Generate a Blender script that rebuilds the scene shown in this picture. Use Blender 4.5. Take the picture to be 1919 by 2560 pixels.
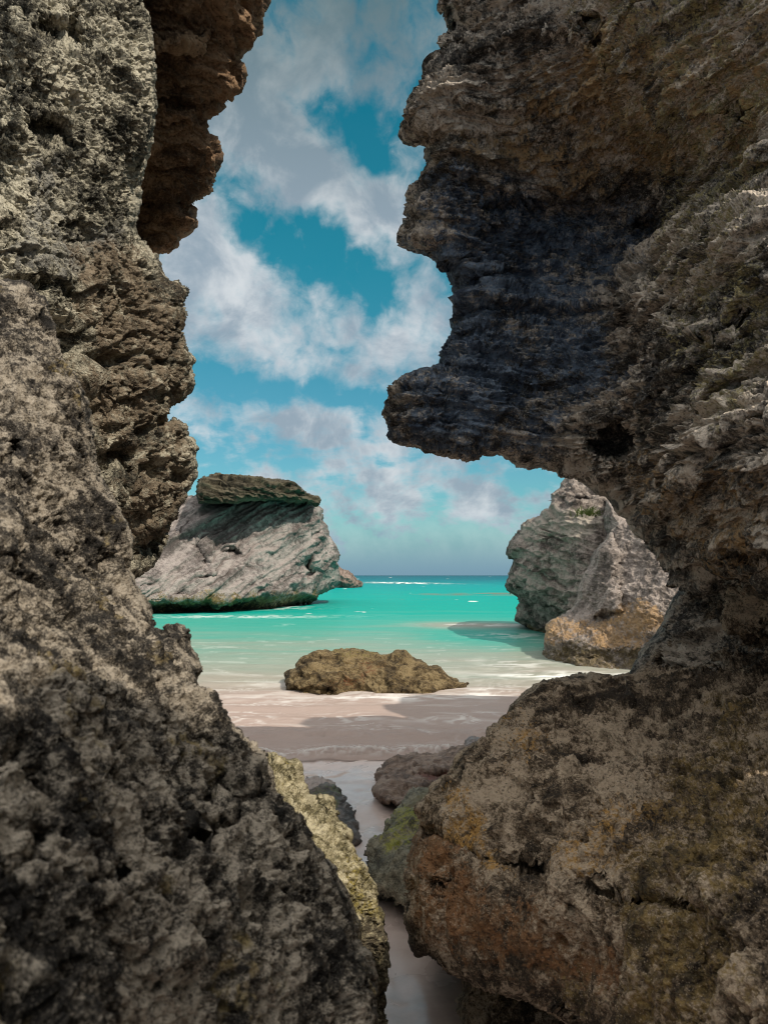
import bpy, math, time
import numpy as np
from math import radians as R

sc = bpy.context.scene
for _o in list(bpy.data.objects):
    bpy.data.objects.remove(_o)

# ------------------------------------------------------------------ camera
CAM = np.array([0.0, 0.0, 1.75])
FPX, CX, CY, HOR = 1923.0, 959.5, 1280.0, 1438.0
PITCH = math.atan((HOR - CY) / FPX)
cam_d = bpy.data.cameras.new('camera')
cam = bpy.data.objects.new('camera', cam_d)
sc.collection.objects.link(cam)
cam.location = CAM
cam.rotation_euler = (R(90) + PITCH, 0, 0)
cam_d.sensor_fit = 'VERTICAL'
cam_d.sensor_height = 36.0
cam_d.sensor_width = 27.0
cam_d.lens = 36.0 * FPX / 2560.0
cam_d.clip_start = 0.02
cam_d.clip_end = 20000
cam_d.dof.use_dof = True
cam_d.dof.focus_distance = 7.0
cam_d.dof.aperture_fstop = cam_d.lens / 2.6
sc.camera = cam

# ------------------------------------------------------------------ light
SUN_TO = np.array([0.52, -0.46, 0.80]); SUN_TO /= np.linalg.norm(SUN_TO)
sun_el = math.asin(SUN_TO[2]); sun_az = math.atan2(SUN_TO[0], SUN_TO[1])   # azimuth from +y towards +x
sd = bpy.data.lights.new('sun', 'SUN')
sd.energy = 3.9
sd.angle = R(0.55)
sd.color = (1.0, 0.90, 0.76)
sun = bpy.data.objects.new('sun', sd)
sc.collection.objects.link(sun)
sun.rotation_euler = (R(90) - sun_el, 0, math.atan2(SUN_TO[0], -SUN_TO[1]))
sc.view_settings.view_transform = 'Standard'
sc.view_settings.look = 'None'
sc.view_settings.gamma = 1.0
sc.view_settings.exposure = 0.0
sc.view_settings.use_curve_mapping = False
sc.cycles.use_denoising = True
sc.cycles.max_bounces = 6
sc.cycles.diffuse_bounces = 3
sc.cycles.sample_clamp_indirect = 4.0
sc.cycles.pixel_filter_type = 'BLACKMAN_HARRIS'
sc.cycles.filter_width = 1.05

F_ = np.array([0, math.cos(PITCH), math.sin(PITCH)])
U_ = np.array([0, -math.sin(PITCH), math.cos(PITCH)])

def ray(px, py):
    X = (np.asarray(px, float) - CX) / FPX
    Z = -(np.asarray(py, float) - CY) / FPX
    d = F_[None, :] + Z[:, None] * U_[None, :]
    d[:, 0] += X
    return d

def at(px, py, depth):
    return CAM[None, :] + ray(np.atleast_1d(px), np.atleast_1d(py)) * np.atleast_1d(depth)[:, None]

def proj(P):
    q = np.asarray(P, float) - CAM
    f = q @ F_
    return CX + FPX * q[:, 0] / f, CY - FPX * (q @ U_) / f

# ------------------------------------------------------------------ sky
class NT:
    def __init__(s, tree):
        s.t = tree
        tree.nodes.clear()
    def n(s, typ, **kw):
        nd = s.t.nodes.new(typ)
        for k, v in kw.items():
            setattr(nd, k, v)
        return nd
    def link(s, a, b):
        s.t.links.new(a, b)
    def put(s, sock, v):
        if hasattr(v, 'is_output') or isinstance(v, bpy.types.NodeSocket):
            s.link(v, sock)
        else:
            sock.default_value = v
    def m(s, op, a, b=0.0, c=None, clamp=False):
        nd = s.n('ShaderNodeMath', operation=op, use_clamp=clamp)
        s.put(nd.inputs[0], a); s.put(nd.inputs[1], b)
        if c is not None:
            s.put(nd.inputs[2], c)
        return nd.outputs[0]
    def vm(s, op, a, b):
        nd = s.n('ShaderNodeVectorMath', operation=op)
        s.put(nd.inputs[0], a); s.put(nd.inputs[1], b)
        return nd.outputs['Vector']
    def sstep(s, x, lo, hi):
        nd = s.n('ShaderNodeMapRange', interpolation_type='SMOOTHSTEP')
        s.put(nd.inputs['Value'], x)
        nd.inputs['From Min'].default_value = lo; nd.inputs['From Max'].default_value = hi
        return nd.outputs['Result']
    def mix(s, f, a, b, blend='MIX'):
        nd = s.n('ShaderNodeMix', data_type='RGBA', blend_type=blend)
        s.put(nd.inputs['Factor'], f)
        s.put(nd.inputs['A'] if False else nd.inputs[6], a); s.put(nd.inputs[7], b)
        return nd.outputs[2]
    def noise(s, vec, scale, detail=4, rough=0.55, dist=0.0, lac=2.0):
        nd = s.n('ShaderNodeTexNoise')
        s.put(nd.inputs['Vector'], vec)
        nd.inputs['Scale'].default_value = scale
        nd.inputs['Detail'].default_value = detail
        nd.inputs['Roughness'].default_value = rough
        nd.inputs['Lacunarity'].default_value = lac
        nd.inputs['Distortion'].default_value = dist
        return nd
    def ramp(s, f, stops, mode='LINEAR'):
        nd = s.n('ShaderNodeValToRGB')
        cr = nd.color_ramp
        cr.interpolation = mode
        while len(cr.elements) < len(stops):
            cr.elements.new(0.5)
        for e, (p, c) in zip(cr.elements, stops):
            e.position = p
            e.color = (c[0], c[1], c[2], 1)
        s.put(nd.inputs['Fac'], f)
        return nd.outputs['Color']

def c4(c):
    return (c[0], c[1], c[2], 1.0)

def srgb(r, g, b):
    f = lambda v: (v / 255 / 12.92) if v / 255 <= 0.04045 else ((v / 255 + 0.055) / 1.055) ** 2.4
    return (f(r), f(g), f(b))

world = bpy.data.worlds.new('World')
sc.world = world
world.use_nodes = True
w = NT(world.node_tree)
sky = w.n('ShaderNodeTexSky', sky_type='NISHITA', sun_disc=False, sun_elevation=sun_el, sun_rotation=sun_az,
          air_density=1.0, dust_density=0.6, ozone_density=3.0)
tc = w.n('ShaderNodeTexCoord')
gdir = tc.outputs['Generated']
sep = w.n('ShaderNodeSeparateXYZ'); w.link(gdir, sep.inputs[0])
dx, dy, dz = sep.outputs
az = w.m('ARCTAN2', dx, dy)
el = w.m('ARCSINE', dz)
# cloud field lives on a layer overhead: direction / height, so clouds flatten towards the horizon
den = w.m('ADD', w.m('MAXIMUM', dz, 0.0), 0.16)
comb = w.n('ShaderNodeCombineXYZ')
w.link(w.m('DIVIDE', dx, den), comb.inputs[0]); w.link(w.m('DIVIDE', dy, den), comb.inputs[1])
cl_p = comb.outputs[0]
comb2 = w.n('ShaderNodeCombineXYZ')
w.link(az, comb2.inputs[0]); w.link(el, comb2.inputs[1])
n_big = w.noise(comb2.outputs[0], 5.5, 7, 0.52, 0.25)
n_fine = w.noise(comb2.outputs[0], 16.0, 7, 0.55, 0.3)
n_low = w.noise(cl_p, 2.3, 6, 0.55, 0.3)
nb = w.m('SUBTRACT', n_big.outputs[0], 0.5)
nf = w.m('SUBTRACT', n_fine.outputs[0], 0.5)
sepn = w.n('ShaderNodeSeparateColor'); w.link(n_big.outputs['Color'], sepn.inputs[0])
az_w = w.m('ADD', az, w.m('MULTIPLY', w.m('SUBTRACT', sepn.outputs[0], 0.5), 0.10))
el_w = w.m('ADD', el, w.m('MULTIPLY', w.m('SUBTRACT', sepn.outputs[1], 0.5), 0.08))

def blob(px, py, rx, ry, amp, rot=0.0):
    d = ray(np.array([px]), np.array([py]))[0]; d = d / np.linalg.norm(d)
    a0, e0 = math.atan2(d[0], d[1]), math.asin(d[2])
    sx, sy = rx / FPX, ry / FPX
    u = w.m('SUBTRACT', az_w, a0); v = w.m('SUBTRACT', el_w, e0)
    c, s_ = math.cos(R(rot)), math.sin(R(rot))
    uu = w.m('ADD', w.m('MULTIPLY', u, c / sx), w.m('MULTIPLY', v, s_ / sx))
    vv = w.m('ADD', w.m('MULTIPLY', u, -s_ / sy), w.m('MULTIPLY', v, c / sy))
    q = w.m('ADD', w.m('MULTIPLY', uu, uu), w.m('MULTIPLY', vv, vv))
    return w.m('MULTIPLY', w.m('POWER', 2.718, w.m('MULTIPLY', q, -1.0)), amp)

BLOBS = [  # px, py, rx, ry, amp, rot : where the cloud masses (+) and the blue gaps (-) stand in the sky
    (860, 60, 420, 190, 1.0, 0), (640, 250, 200, 120, 0.8, 0), (690, 340, 190, 90, 0.55, -25),
    (880, 500, 200, 80, 0.9, -18), (760, 440, 170, 80, 0.7, -30), (1000, 560, 120, 60, .5, 0),
    (610, 800, 300, 170, 1.2, -12), (480, 640, 130, 160, 0.9, 0), (1080, 800, 150, 150, 0.9, 20),
    (560, 560, 90, 120, 0.5, 0), (900, 900, 160, 50, 0.4, 8),
    (850, 1085, 210, 55, 0.75, 0), (700, 1060, 140, 35, 0.55, 0), (1000, 1190, 260, 60, 0.55, 0),
    (1230, 1270, 280, 60, 0.75, 0), (850, 1260, 240, 60, 0.45, 0), (1000, 1360, 420, 40, 0.5, 0),
    (870, 275, 140, 75, -0.9, -15), (700, 620, 150, 60, -0.8, -35), (620, 480, 110, 60, -0.5, -40),
    (880, 690, 120, 60, -0.6, -15), (780, 985, 330, 38, -0.8, 0), (1290, 1180, 110, 40, -.7, 0),
    (570, 1165, 130, 40, -0.6, 0), (960, 420, 60, 40, -.4, 0)]
acc = None
for b in BLOBS:
    o = blob(*b)
    acc = o if acc is None else w.m('ADD', acc, o)
acc = w.m('MULTIPLY', acc, 0.85)
dens = w.m('ADD', w.m('ADD', acc, w.m('MULTIPLY', nb, 1.5)), w.m('MULTIPLY', nf, 2.6))
n_wisp = w.noise(comb2.outputs[0], 38.0, 5, 0.6, 0.5)
dens = w.m('ADD', dens, w.m('MULTIPLY', w.m('SUBTRACT', n_wisp.outputs[0], 0.5), 1.1))
dens = w.m('ADD', dens, w.m('MULTIPLY', w.m('SUBTRACT', n_low.outputs[0], 0.5), 0.7))
# rows of small flat-bottomed clouds low over the sea
comb3 = w.n('ShaderNodeCombineXYZ')
w.link(az, comb3.inputs[0]); w.link(w.m('MULTIPLY', el, 2.6), comb3.inputs[1])
n_row = w.noise(comb3.outputs[0], 11.0, 7, 0.58, 0.2)
rowm = w.m('MULTIPLY', w.sstep(el, 0.03, 0.07), w.sstep(el, 0.26, 0.16))
dens = w.m('ADD', dens, w.m('MULTIPLY', rowm, w.m('MULTIPLY', w.m('SUBTRACT', n_row.outputs[0], 0.42), 3.6)))
cmask = w.m('ADD', 0.02, w.m('MULTIPLY', w.sstep(dens, -0.08, 1.15), 0.98))
# the rest of the sky (overhead, behind, to the sides) has unseen broken bright cloud added as fill light
away = w.m('MAXIMUM', w.sstep(el, 0.80, 1.05), w.sstep(w.m('ABSOLUTE', az), 0.50, 0.85))
away = w.m('MULTIPLY', away, w.sstep(el, -0.02, 0.10))
n_away = w.noise(cl_p, 1.4, 6, 0.55, 0.4)
m_away = w.m('MULTIPLY', away, w.sstep(n_away.outputs[0], 0.22, 0.46))
cmask = w.m('MAXIMUM', w.m('MULTIPLY', cmask, w.m('SUBTRACT', 1.0, away)), m_away)
low = w.m('MULTIPLY', w.sstep(el, 0.115, 0.0), 0.85)
cmask = w.m('MAXIMUM', cmask, low)
n_sh = w.noise(comb2.outputs[0], 9.0, 6, 0.6, 0.4)
csh = w.sstep(w.m('ADD', n_sh.outputs[0], w.m('MULTIPLY', dens, -0.10)), 0.28, 0.56)
# clouds thicker and greyer overhead, pale lavender near the horizon
c_col = w.mix(csh, c4(srgb(152, 168, 182)), c4(srgb(216, 221, 225)))
c_col = w.mix(w.sstep(el, 0.36, 0.78), c_col, c4(srgb(86, 112, 117)))
c_col = w.mix(w.sstep(el, 0.10, 0.0), c_col, c4(srgb(122, 152, 180)))
c_far = w.mix(w.sstep(el, 0.35, 1.05), c4((0.42, 0.43, 0.45)), c4((1.75, 1.70, 1.62)))
c_col = w.mix(away, c_col, c_far)
tint = w.mix(w.sstep(el, 0.10, 0.45), c4((0.50, 1.0, 0.93)), c4((0.06, 1.12, 0.92)))
sky_s = w.mix(1.0, sky.outputs[0], tint, 'MULTIPLY')
STR = 0.10
cl_s = w.mix(1.0, c_col, c4((1.0 / STR,) * 3), 'MULTIPLY')
final = w.mix(w.m('MULTIPLY', cmask, 0.95), sky_s, cl_s)
bg = w.n('ShaderNodeBackground')
w.link(final, bg.inputs['Color'])
bg.inputs['Strength'].default_value = STR
wo = w.n('ShaderNodeOutputWorld')
w.link(bg.outputs[0], wo.inputs['Surface'])

# ------------------------------------------------------------------ noise
def _hash(ix, iy, iz, seed):
    h = (ix.astype(np.uint32) * np.uint32(0x8da6b343)) ^ (iy.astype(np.uint32) * np.uint32(0xd8163841)) ^ (iz.astype(np.uint32) * np.uint32(0xcb1ab31f)) ^ np.uint32((seed * 0x9e3779b1) & 0xffffffff)
    h ^= h >> np.uint32(15); h *= np.uint32(0x2c1b3c6d)
    h ^= h >> np.uint32(12); h *= np.uint32(0x297a2d39)
    h ^= h >> np.uint32(15)
    return h

_G = np.array([[1,1,0],[-1,1,0],[1,-1,0],[-1,-1,0],[1,0,1],[-1,0,1],[1,0,-1],[-1,0,-1],
               [0,1,1],[0,-1,1],[0,1,-1],[0,-1,-1],[1,1,0],[-1,1,0],[0,-1,1],[0,-1,-1]], np.float32)

def perlin(P, seed=0):
    P = np.asarray(P, np.float32)
    I = np.floor(P).astype(np.int64); f = P - I
    u = f * f * f * (f * (f * 6 - 15) + 10)
    out = np.zeros(len(P), np.float32)
    for a in (0, 1):
        wx = u[:, 0] if a else 1 - u[:, 0]
        for b in (0, 1):
            wy = u[:, 1] if b else 1 - u[:, 1]
            for c in (0, 1):
                wz = u[:, 2] if c else 1 - u[:, 2]
                g = _G[_hash(I[:, 0] + a, I[:, 1] + b, I[:, 2] + c, seed) & np.uint32(15)]
                out += wx * wy * wz * (g[:, 0] * (f[:, 0] - a) + g[:, 1] * (f[:, 1] - b) + g[:, 2] * (f[:, 2] - c))
    return out

def fbm(P, octv=4, seed=0, gain=0.5, lac=2.03):
    P = np.asarray(P, np.float32); s = 0; a = 1.0; t = 0
    for i in range(octv):
        s = s + a * perlin(P * lac ** i + i * 17.3, seed + i); t += a; a *= gain
    return s / t * 1.6

def ridged(P, octv=4, seed=0, gain=0.5, lac=2.1):
    P = np.asarray(P, np.float32); s = 0; a = 1.0; t = 0
    for i in range(octv):
        s = s + a * (1 - np.abs(perlin(P * lac ** i + i * 9.1, seed + i)) * 2.2); t += a; a *= gain
    return s / t - 0.45

def worley(P, seed=0, jit=0.95):
    P = np.asarray(P, np.float32)
    I = np.floor(P).astype(np.int64); f = P - I
    F1 = np.full(len(P), 9, np.float32); F2 = F1.copy(); ID = np.zeros(len(P), np.float32)
    for a in (-1, 0, 1):
        for b in (-1, 0, 1):
            for c in (-1, 0, 1):
                h = _hash(I[:, 0] + a, I[:, 1] + b, I[:, 2] + c, seed)
                jx = (h & np.uint32(1023)).astype(np.float32) / 1023
                jy = ((h >> np.uint32(10)) & np.uint32(1023)).astype(np.float32) / 1023
                jz = ((h >> np.uint32(20)) & np.uint32(1023)).astype(np.float32) / 1023
                d = np.sqrt((a + .5 + (jx - .5) * jit - f[:, 0]) ** 2 + (b + .5 + (jy - .5) * jit - f[:, 1]) ** 2 + (c + .5 + (jz - .5) * jit - f[:, 2]) ** 2)
                near = d < F1
                F2 = np.where(near, F1, np.minimum(F2, d))
                ID = np.where(near, jx, ID)
                F1 = np.where(near, d, F1)
    return F1, F2, ID

def warp(P, amt, scale, seed):
    P = np.asarray(P, np.float32)
    q = P / scale
    return P + amt * np.stack([fbm(q, 2, seed), fbm(q + 31.7, 2, seed + 5), fbm(q - 57.1, 2, seed + 9)], 1)

def sst(x, lo, hi):
    t = np.clip((x - lo) / (hi - lo), 0, 1)
    return t * t * (3 - 2 * t)

def cups(P, s, seed, stretch=(1, 1, 1), rnd=0.5):
    """scalloped hollows with sharp rims between them (0 at the hollow's floor, about 1 at the rim)"""
    Q = np.asarray(P) / (np.array(stretch) * s)
    f1, f2, i = worley(Q, seed)
    h = np.clip(f1 * 1.25, 0, 1) ** 1.7
    amp = 1 - rnd + rnd * 2 * i
    return (h - 0.42) * amp

def holes(P, s, seed, stretch=(1, 1, 1), frac=0.5, r=0.45):
    """separate deep pits: 0 outside, up to 1 at the centre"""
    Q = np.asarray(P) / (np.array(stretch) * s)
    f1, f2, i = worley(Q, seed)
    rr = r * (0.5 + 0.8 * ((i * 7.13) % 1))
    return np.where(i < frac, sst(rr - f1, 0, 0.22), 0)

# ------------------------------------------------------------------ relief solids
def seg_dist(px, py, poly):
    """signed pixel distance (+ inside) and the closest outline point"""
    poly = np.asarray(poly, float); n = len(poly)
    best = np.full(len(px), 1e18); bx = np.zeros(len(px)); by = np.zeros(len(px)); ins = np.zeros(len(px), bool)
    for i in range(n):
        x0, y0 = poly[i]; x1, y1 = poly[(i + 1) % n]
        ex, ey = x1 - x0, y1 - y0
        L = ex * ex + ey * ey + 1e-9
        t = np.clip(((px - x0) * ex + (py - y0) * ey) / L, 0, 1)
        cx, cy = x0 + t * ex, y0 + t * ey
        d = (px - cx) ** 2 + (py - cy) ** 2
        m = d < best
        best[m] = d[m]; bx[m] = cx[m]; by[m] = cy[m]
        if y0 != y1:
            c = ((y0 > py) != (y1 > py)) & (px < ex * (py - y0) / (y1 - y0) + x0)
            ins ^= c
    d = np.sqrt(best)
    return np.where(ins, d, -d), bx, by

def rbf(ctrl, px, py, c=60.0):
    ctrl = np.asarray(ctrl, float)
    A = ctrl[:, :2] / 1000.0; v = ctrl[:, 2]; n = len(A); cc = (c / 1000) ** 2
    K = np.sqrt(((A[:, None] - A[None]) ** 2).sum(-1) + cc)
    M = np.zeros((n + 3, n + 3)); M[:n, :n] = K + np.eye(n) * 1e-4
    M[:n, n] = 1; M[:n, n + 1:] = A; M[n, :n] = 1; M[n + 1:, :n] = A.T
    sol = np.linalg.solve(M, np.concatenate([v, [0, 0, 0]]))
    out = np.full(len(px), sol[n]) + sol[n + 1] * px / 1000 + sol[n + 2] * py / 1000
    for i in range(n):
        out += sol[i] * np.sqrt((px / 1000 - A[i, 0]) ** 2 + (py / 1000 - A[i, 1]) ** 2 + cc)
    return out

def axis(lo, hi, a, b, step, grow=1.12, cap=30):
    """grid lines: even inside a..b, wider and wider outside (off the picture)"""
    core = np.arange(max(lo, a), min(hi, b) + step, step)
    left = []; x = core[0]; s = step
    while x > lo:
        s = min(s * grow, cap); x -= s; left.append(x)
    right = []; x = core[-1]; s = step
    while x < hi:
        s = min(s * grow, cap); x += s; right.append(x)
    return np.concatenate([np.array(left[::-1]), core, np.array(right)])

def prof(t):
    t = np.clip(t, 0, 1)
    return np.sqrt(np.clip(1 - (1 - t) ** 2, 0, 1))

def normals(V, F):
    a, b, c, d = (V[F[:, k]] for k in range(4))
    n = np.cross(c - a, d - b)
    N = np.zeros_like(V)
    for k in range(4):
        for j in range(3):
            N[:, j] += np.bincount(F[:, k], n[:, j], len(V))
    return N / (np.linalg.norm(N, axis=1, keepdims=True) + 1e-12)

def fract(poly, amp):
    """the traced outline with the small broken edge of weathered rock added"""
    pts = []
    n = len(poly)
    for i in range(n):
        a, b_ = poly[i], poly[(i + 1) % n]
        k = max(1, int(np.hypot(*(b_ - a)) / 4.0))
        if not (-80 < (a[0] + b_[0]) / 2 < 2000 and -80 < (a[1] + b_[1]) / 2 < 2640):
            k = max(1, k // 20)
        t = np.arange(k)[:, None] / k
        pts.append(a + (b_ - a) * t)
    P = np.concatenate(pts); Q = np.stack([P[:, 0], P[:, 1], 0 * P[:, 0]], 1)
    dx = 5.0 * perlin(Q / 31, 901) + 4.0 * perlin(Q / 13, 902) + 2.6 * perlin(Q / 6.3, 903)
    dy = 5.0 * perlin(Q / 31 + 40, 904) + 4.0 * perlin(Q / 13 + 40, 905) + 2.6 * perlin(Q / 6.3 + 40, 906)
    return P + amp * np.stack([dx, dy], 1)

def relief(poly, ctrl, T, Rpx, Tb, step=2.6, feats=(), lump=None, rb=None, c=60.0, jag=1.0):
    """A solid rock: a traced outline carried by a modelled depth surface. The face bulges T metres
    forward of the outline over Rpx pixels, the back bulges Tb metres behind it.
    feats: (polygon, metres, falloff_px) raised (+) or hollowed (-) areas of the face."""
    poly = np.asarray(poly, float)
    us = axis(poly[:, 0].min() - step, poly[:, 0].max() + step, -40, 1960, step)
    vs = axis(poly[:, 1].min() - step, poly[:, 1].max() + step, -40, 2600, step)
    nu, nv = len(us), len(vs)
    PX, PY = np.meshgrid(us, vs); PX = PX.ravel(); PY = PY.ravel()
    sdv, bx, by = seg_dist(PX, PY, poly)
    near = np.nonzero((np.abs(sdv) < 22) & (PX > -60) & (PX < 1980) & (PY > -60) & (PY < 2620))[0]
    if len(near) and jag > 0:
        sdv[near], bx[near], by[near] = seg_dist(PX[near], PY[near], fract(poly, jag))
    inside = (sdv > 0).reshape(nv, nu)
    cell = inside[:-1, :-1] | inside[1:, :-1] | inside[:-1, 1:] | inside[1:, 1:]
    jj, ii = np.nonzero(cell)
    q = np.stack([jj * nu + ii, (jj + 1) * nu + ii, (jj + 1) * nu + ii + 1, jj * nu + ii + 1], 1)   # faces the camera
    used = np.zeros(nu * nv, bool); used[q.ravel()] = True
    idx = np.cumsum(used) - 1
    q = idx[q]
    px, py, s = PX[used], PY[used], sdv[used]
    out = s <= 0
    px = np.where(out, bx[used], px); py = np.where(out, by[used], py); s = np.where(out, 0, s)
    D = rbf(ctrl, px, py, c)
    p = prof(s / Rpx)
    front = D + T * (1 - p)
    for fp, amt, fr, *fade in feats:
        wx = 9 * fbm(np.stack([px / 34, py / 34, px * 0], 1), 3, 61); wy = 9 * fbm(np.stack([px / 34, py / 34, px * 0 + 9.5], 1), 3, 62)
        k = min(1.0, fr / 20.0)
        fs, _, _ = seg_dist(px + wx * k, py + wy * k, fp)
        if fade:
            amt = abs(amt) * sst(py, *fade[0]) if amt > 0 else amt
            front = front - amt * prof(fs / fr); continue
        front = front - amt * (prof(fs / fr) if amt > 0 else sst(fs, -0.6 * fr, 1.1 * fr))
    Vf = CAM + ray(px, py) * front[:, None]
    pb = prof(s / (rb or Rpx * 1.5))
    back = D + T + Tb * pb
    Vb = CAM + ray(px, py) * back[:, None]
    edge = out
    n = len(px)
    # the back: coarse cells, except along the rim where it shares the outline's vertices
    bidx = np.where(edge, np.arange(n), np.arange(n) + n)
    qb = bidx[q][:, ::-1]
    V = np.concatenate([Vf, Vb])
    F = np.concatenate([q, qb])
    keep = np.zeros(2 * n, bool); keep[F.ravel()] = True
    remap = np.cumsum(keep) - 1
    V = V[keep]; F = remap[F]
    info = dict(px=np.concatenate([px, px])[keep], py=np.concatenate([py, py])[keep],
                front=np.concatenate([np.ones(n, bool), np.zeros(n, bool)])[keep],
                s=np.concatenate([s, s])[keep], dep=np.concatenate([front, back])[keep])
    return V, F, info

def soft_normals(V, F, it=6):
    N = normals(V, F); n = len(V)
    cnt = np.bincount(F.ravel(), minlength=n)[:, None]
    for _ in range(it):
        m = (N[F[:, 0]] + N[F[:, 1]] + N[F[:, 2]] + N[F[:, 3]]) / 4
        N2 = np.zeros_like(N)
        for k in range(4):
            for j in range(3):
                N2[:, j] += np.bincount(F[:, k], m[:, j], n)
        N = N2 / np.maximum(cnt, 1)
        N /= np.linalg.norm(N, axis=1, keepdims=True) + 1e-12
    return N

def sculpt(V, F, I, big, fine, edge=(0.35, 45), it=6):
    """large forms one after the other, then all the fine relief as one height over the softened surface"""
    ramp = edge[0] + (1 - edge[0]) * sst(I['s'], 0, edge[1])
    for fn in big:
        V = V + normals(V, F) * (fn(V) * ramp)[:, None]
    N = soft_normals(V, F, it)
    ramp2 = 0.25 + 0.75 * sst(I['s'], 0, edge[1] * .6)
    fr = np.nonzero(I['front'])[0]; Vf = V[fr]
    h = 0
    for fn in fine:
        q = fn(Vf); h = h + (q - q.mean())
    H = np.zeros(len(V)); H[fr] = h
    return V + N * (H * ramp2)[:, None]

def lace(P, s, seed, stretch=(1, 1, 1), w=0.22, wp=.35):
    """thin raised walls round sunken cells, about -0.5 .. 0.6"""
    Q = warp(P, wp * s, .8 * s, seed + 50) / (np.array(stretch) * s)
    f1, f2, i = worley(Q, seed)
    return np.exp(-((f2 - f1) / w) ** 2) * .75 + np.clip(f1, 0, 1) * .5 - .55 * (0.4 + i)

def pits(P, s, seed, frac=.5, r=.42, stretch=(1, 1, 1), soft=.14):
    Q = warp(warp(P, .28 * s, .6 * s, seed + 60), .13 * s, .22 * s, seed + 64) / (np.array(stretch) * s)
    f1, f2, i = worley(Q, seed)
    rr = r * (0.5 + 0.9 * ((i * 7.13) % 1))
    return -np.where(i < frac, sst((rr - f1) / rr, 0, .85), 0) * (.7 + .6 * ((i * 3.7) % 1))

def comb(P, s, seed, stretch=(1, 1, 1), wp=.3, lo=.05, hi=.30):
    """honeycomb weathering: flat-floored cells between thin standing walls (0 on the walls, -1 in the cells)"""
    Q = warp(P, wp * s, .9 * s, seed + 70) / (np.array(stretch) * s)
    f1, f2, i = worley(Q, seed)
    return -sst(f2 - f1, lo, hi) * (.25 + 1.1 * ((i * 5.31) % 1))

def ledges(V, s, seed, tilt=(0.0, 0.0), wob=.5, brk=.5, long=6.0):
    """beds with a sharp lip: each one juts out abruptly at its foot and slopes back above (0..1)"""
    P = warp(V, wob * s, 2.2 * s, seed)
    zz = (P[:, 2] - tilt[0] * P[:, 0] - tilt[1] * P[:, 1]) / s
    zz = zz + .55 * fbm(np.stack([V[:, 0], V[:, 1], V[:, 2]], 1) / (long * s), 3, seed + 3)
    k = np.floor(zz); u = zz - k
    kk = _hash(k.astype(np.int64), k.astype(np.int64) * 0, k.astype(np.int64) * 0 + 3, seed).astype(np.float64) / 4294967295.0
    f = np.minimum(sst(u, 0, .10), (1 - u) ** 1.3 * 1.02)
    g = sst(fbm(np.stack([P[:, 0] / (4 * s), P[:, 1] / (4 * s), k * 3.7], 1), 3, seed + 5), -.6 - .3 * (1 - brk), .5)
    return f * (.25 + .9 * kk) * (1 - brk + brk * g)

def displace(V, F, fns):
    for fn in fns:
        N = normals(V, F)
        h = fn(V, N)
        V = V + (N * h[:, None] if h.ndim == 1 else h)
    return V

def make_mesh(name, V, F, mat, base=None, parent=None, attrs=None, smooth=True):
    base = np.zeros(3) if base is None else np.asarray(base, float)
    me = bpy.data.meshes.new(name)
    n, m = len(V), len(F); k = F.shape[1]
    me.vertices.add(n); me.vertices.foreach_set('co', (V - base).astype(np.float32).ravel())
    me.loops.add(m * k); me.loops.foreach_set('vertex_index', F.astype(np.int32).ravel())
    me.polygons.add(m)
    me.polygons.foreach_set('loop_start', np.arange(0, m * k, k, dtype=np.int32))
    me.polygons.foreach_set('use_smooth', np.full(m, smooth))
    me.update(calc_edges=True)
    for an, av in (attrs or {}).items():
        at_ = me.attributes.new(an, 'FLOAT', 'POINT')
        at_.data.foreach_set('value', np.asarray(av, np.float32))
    me.materials.append(mat)
    ob = bpy.data.objects.new(name, me)
    sc.collection.objects.link(ob)
    if parent is not None:
        ob.parent = parent
        ob.location = base - np.array(parent.location)
    else:
        ob.location = base
    return ob

def tag(o, label=None, cat=None, group=None, kind=None):
    if label: o['label'] = label
    if cat: o['category'] = cat
    if group: o['group'] = group
    if kind: o['kind'] = kind
    return o

def empty(name, loc):
    e = bpy.data.objects.new(name, None)
    e.empty_display_size = 0.3
    sc.collection.objects.link(e)
    e.location = loc
    return e

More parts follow.
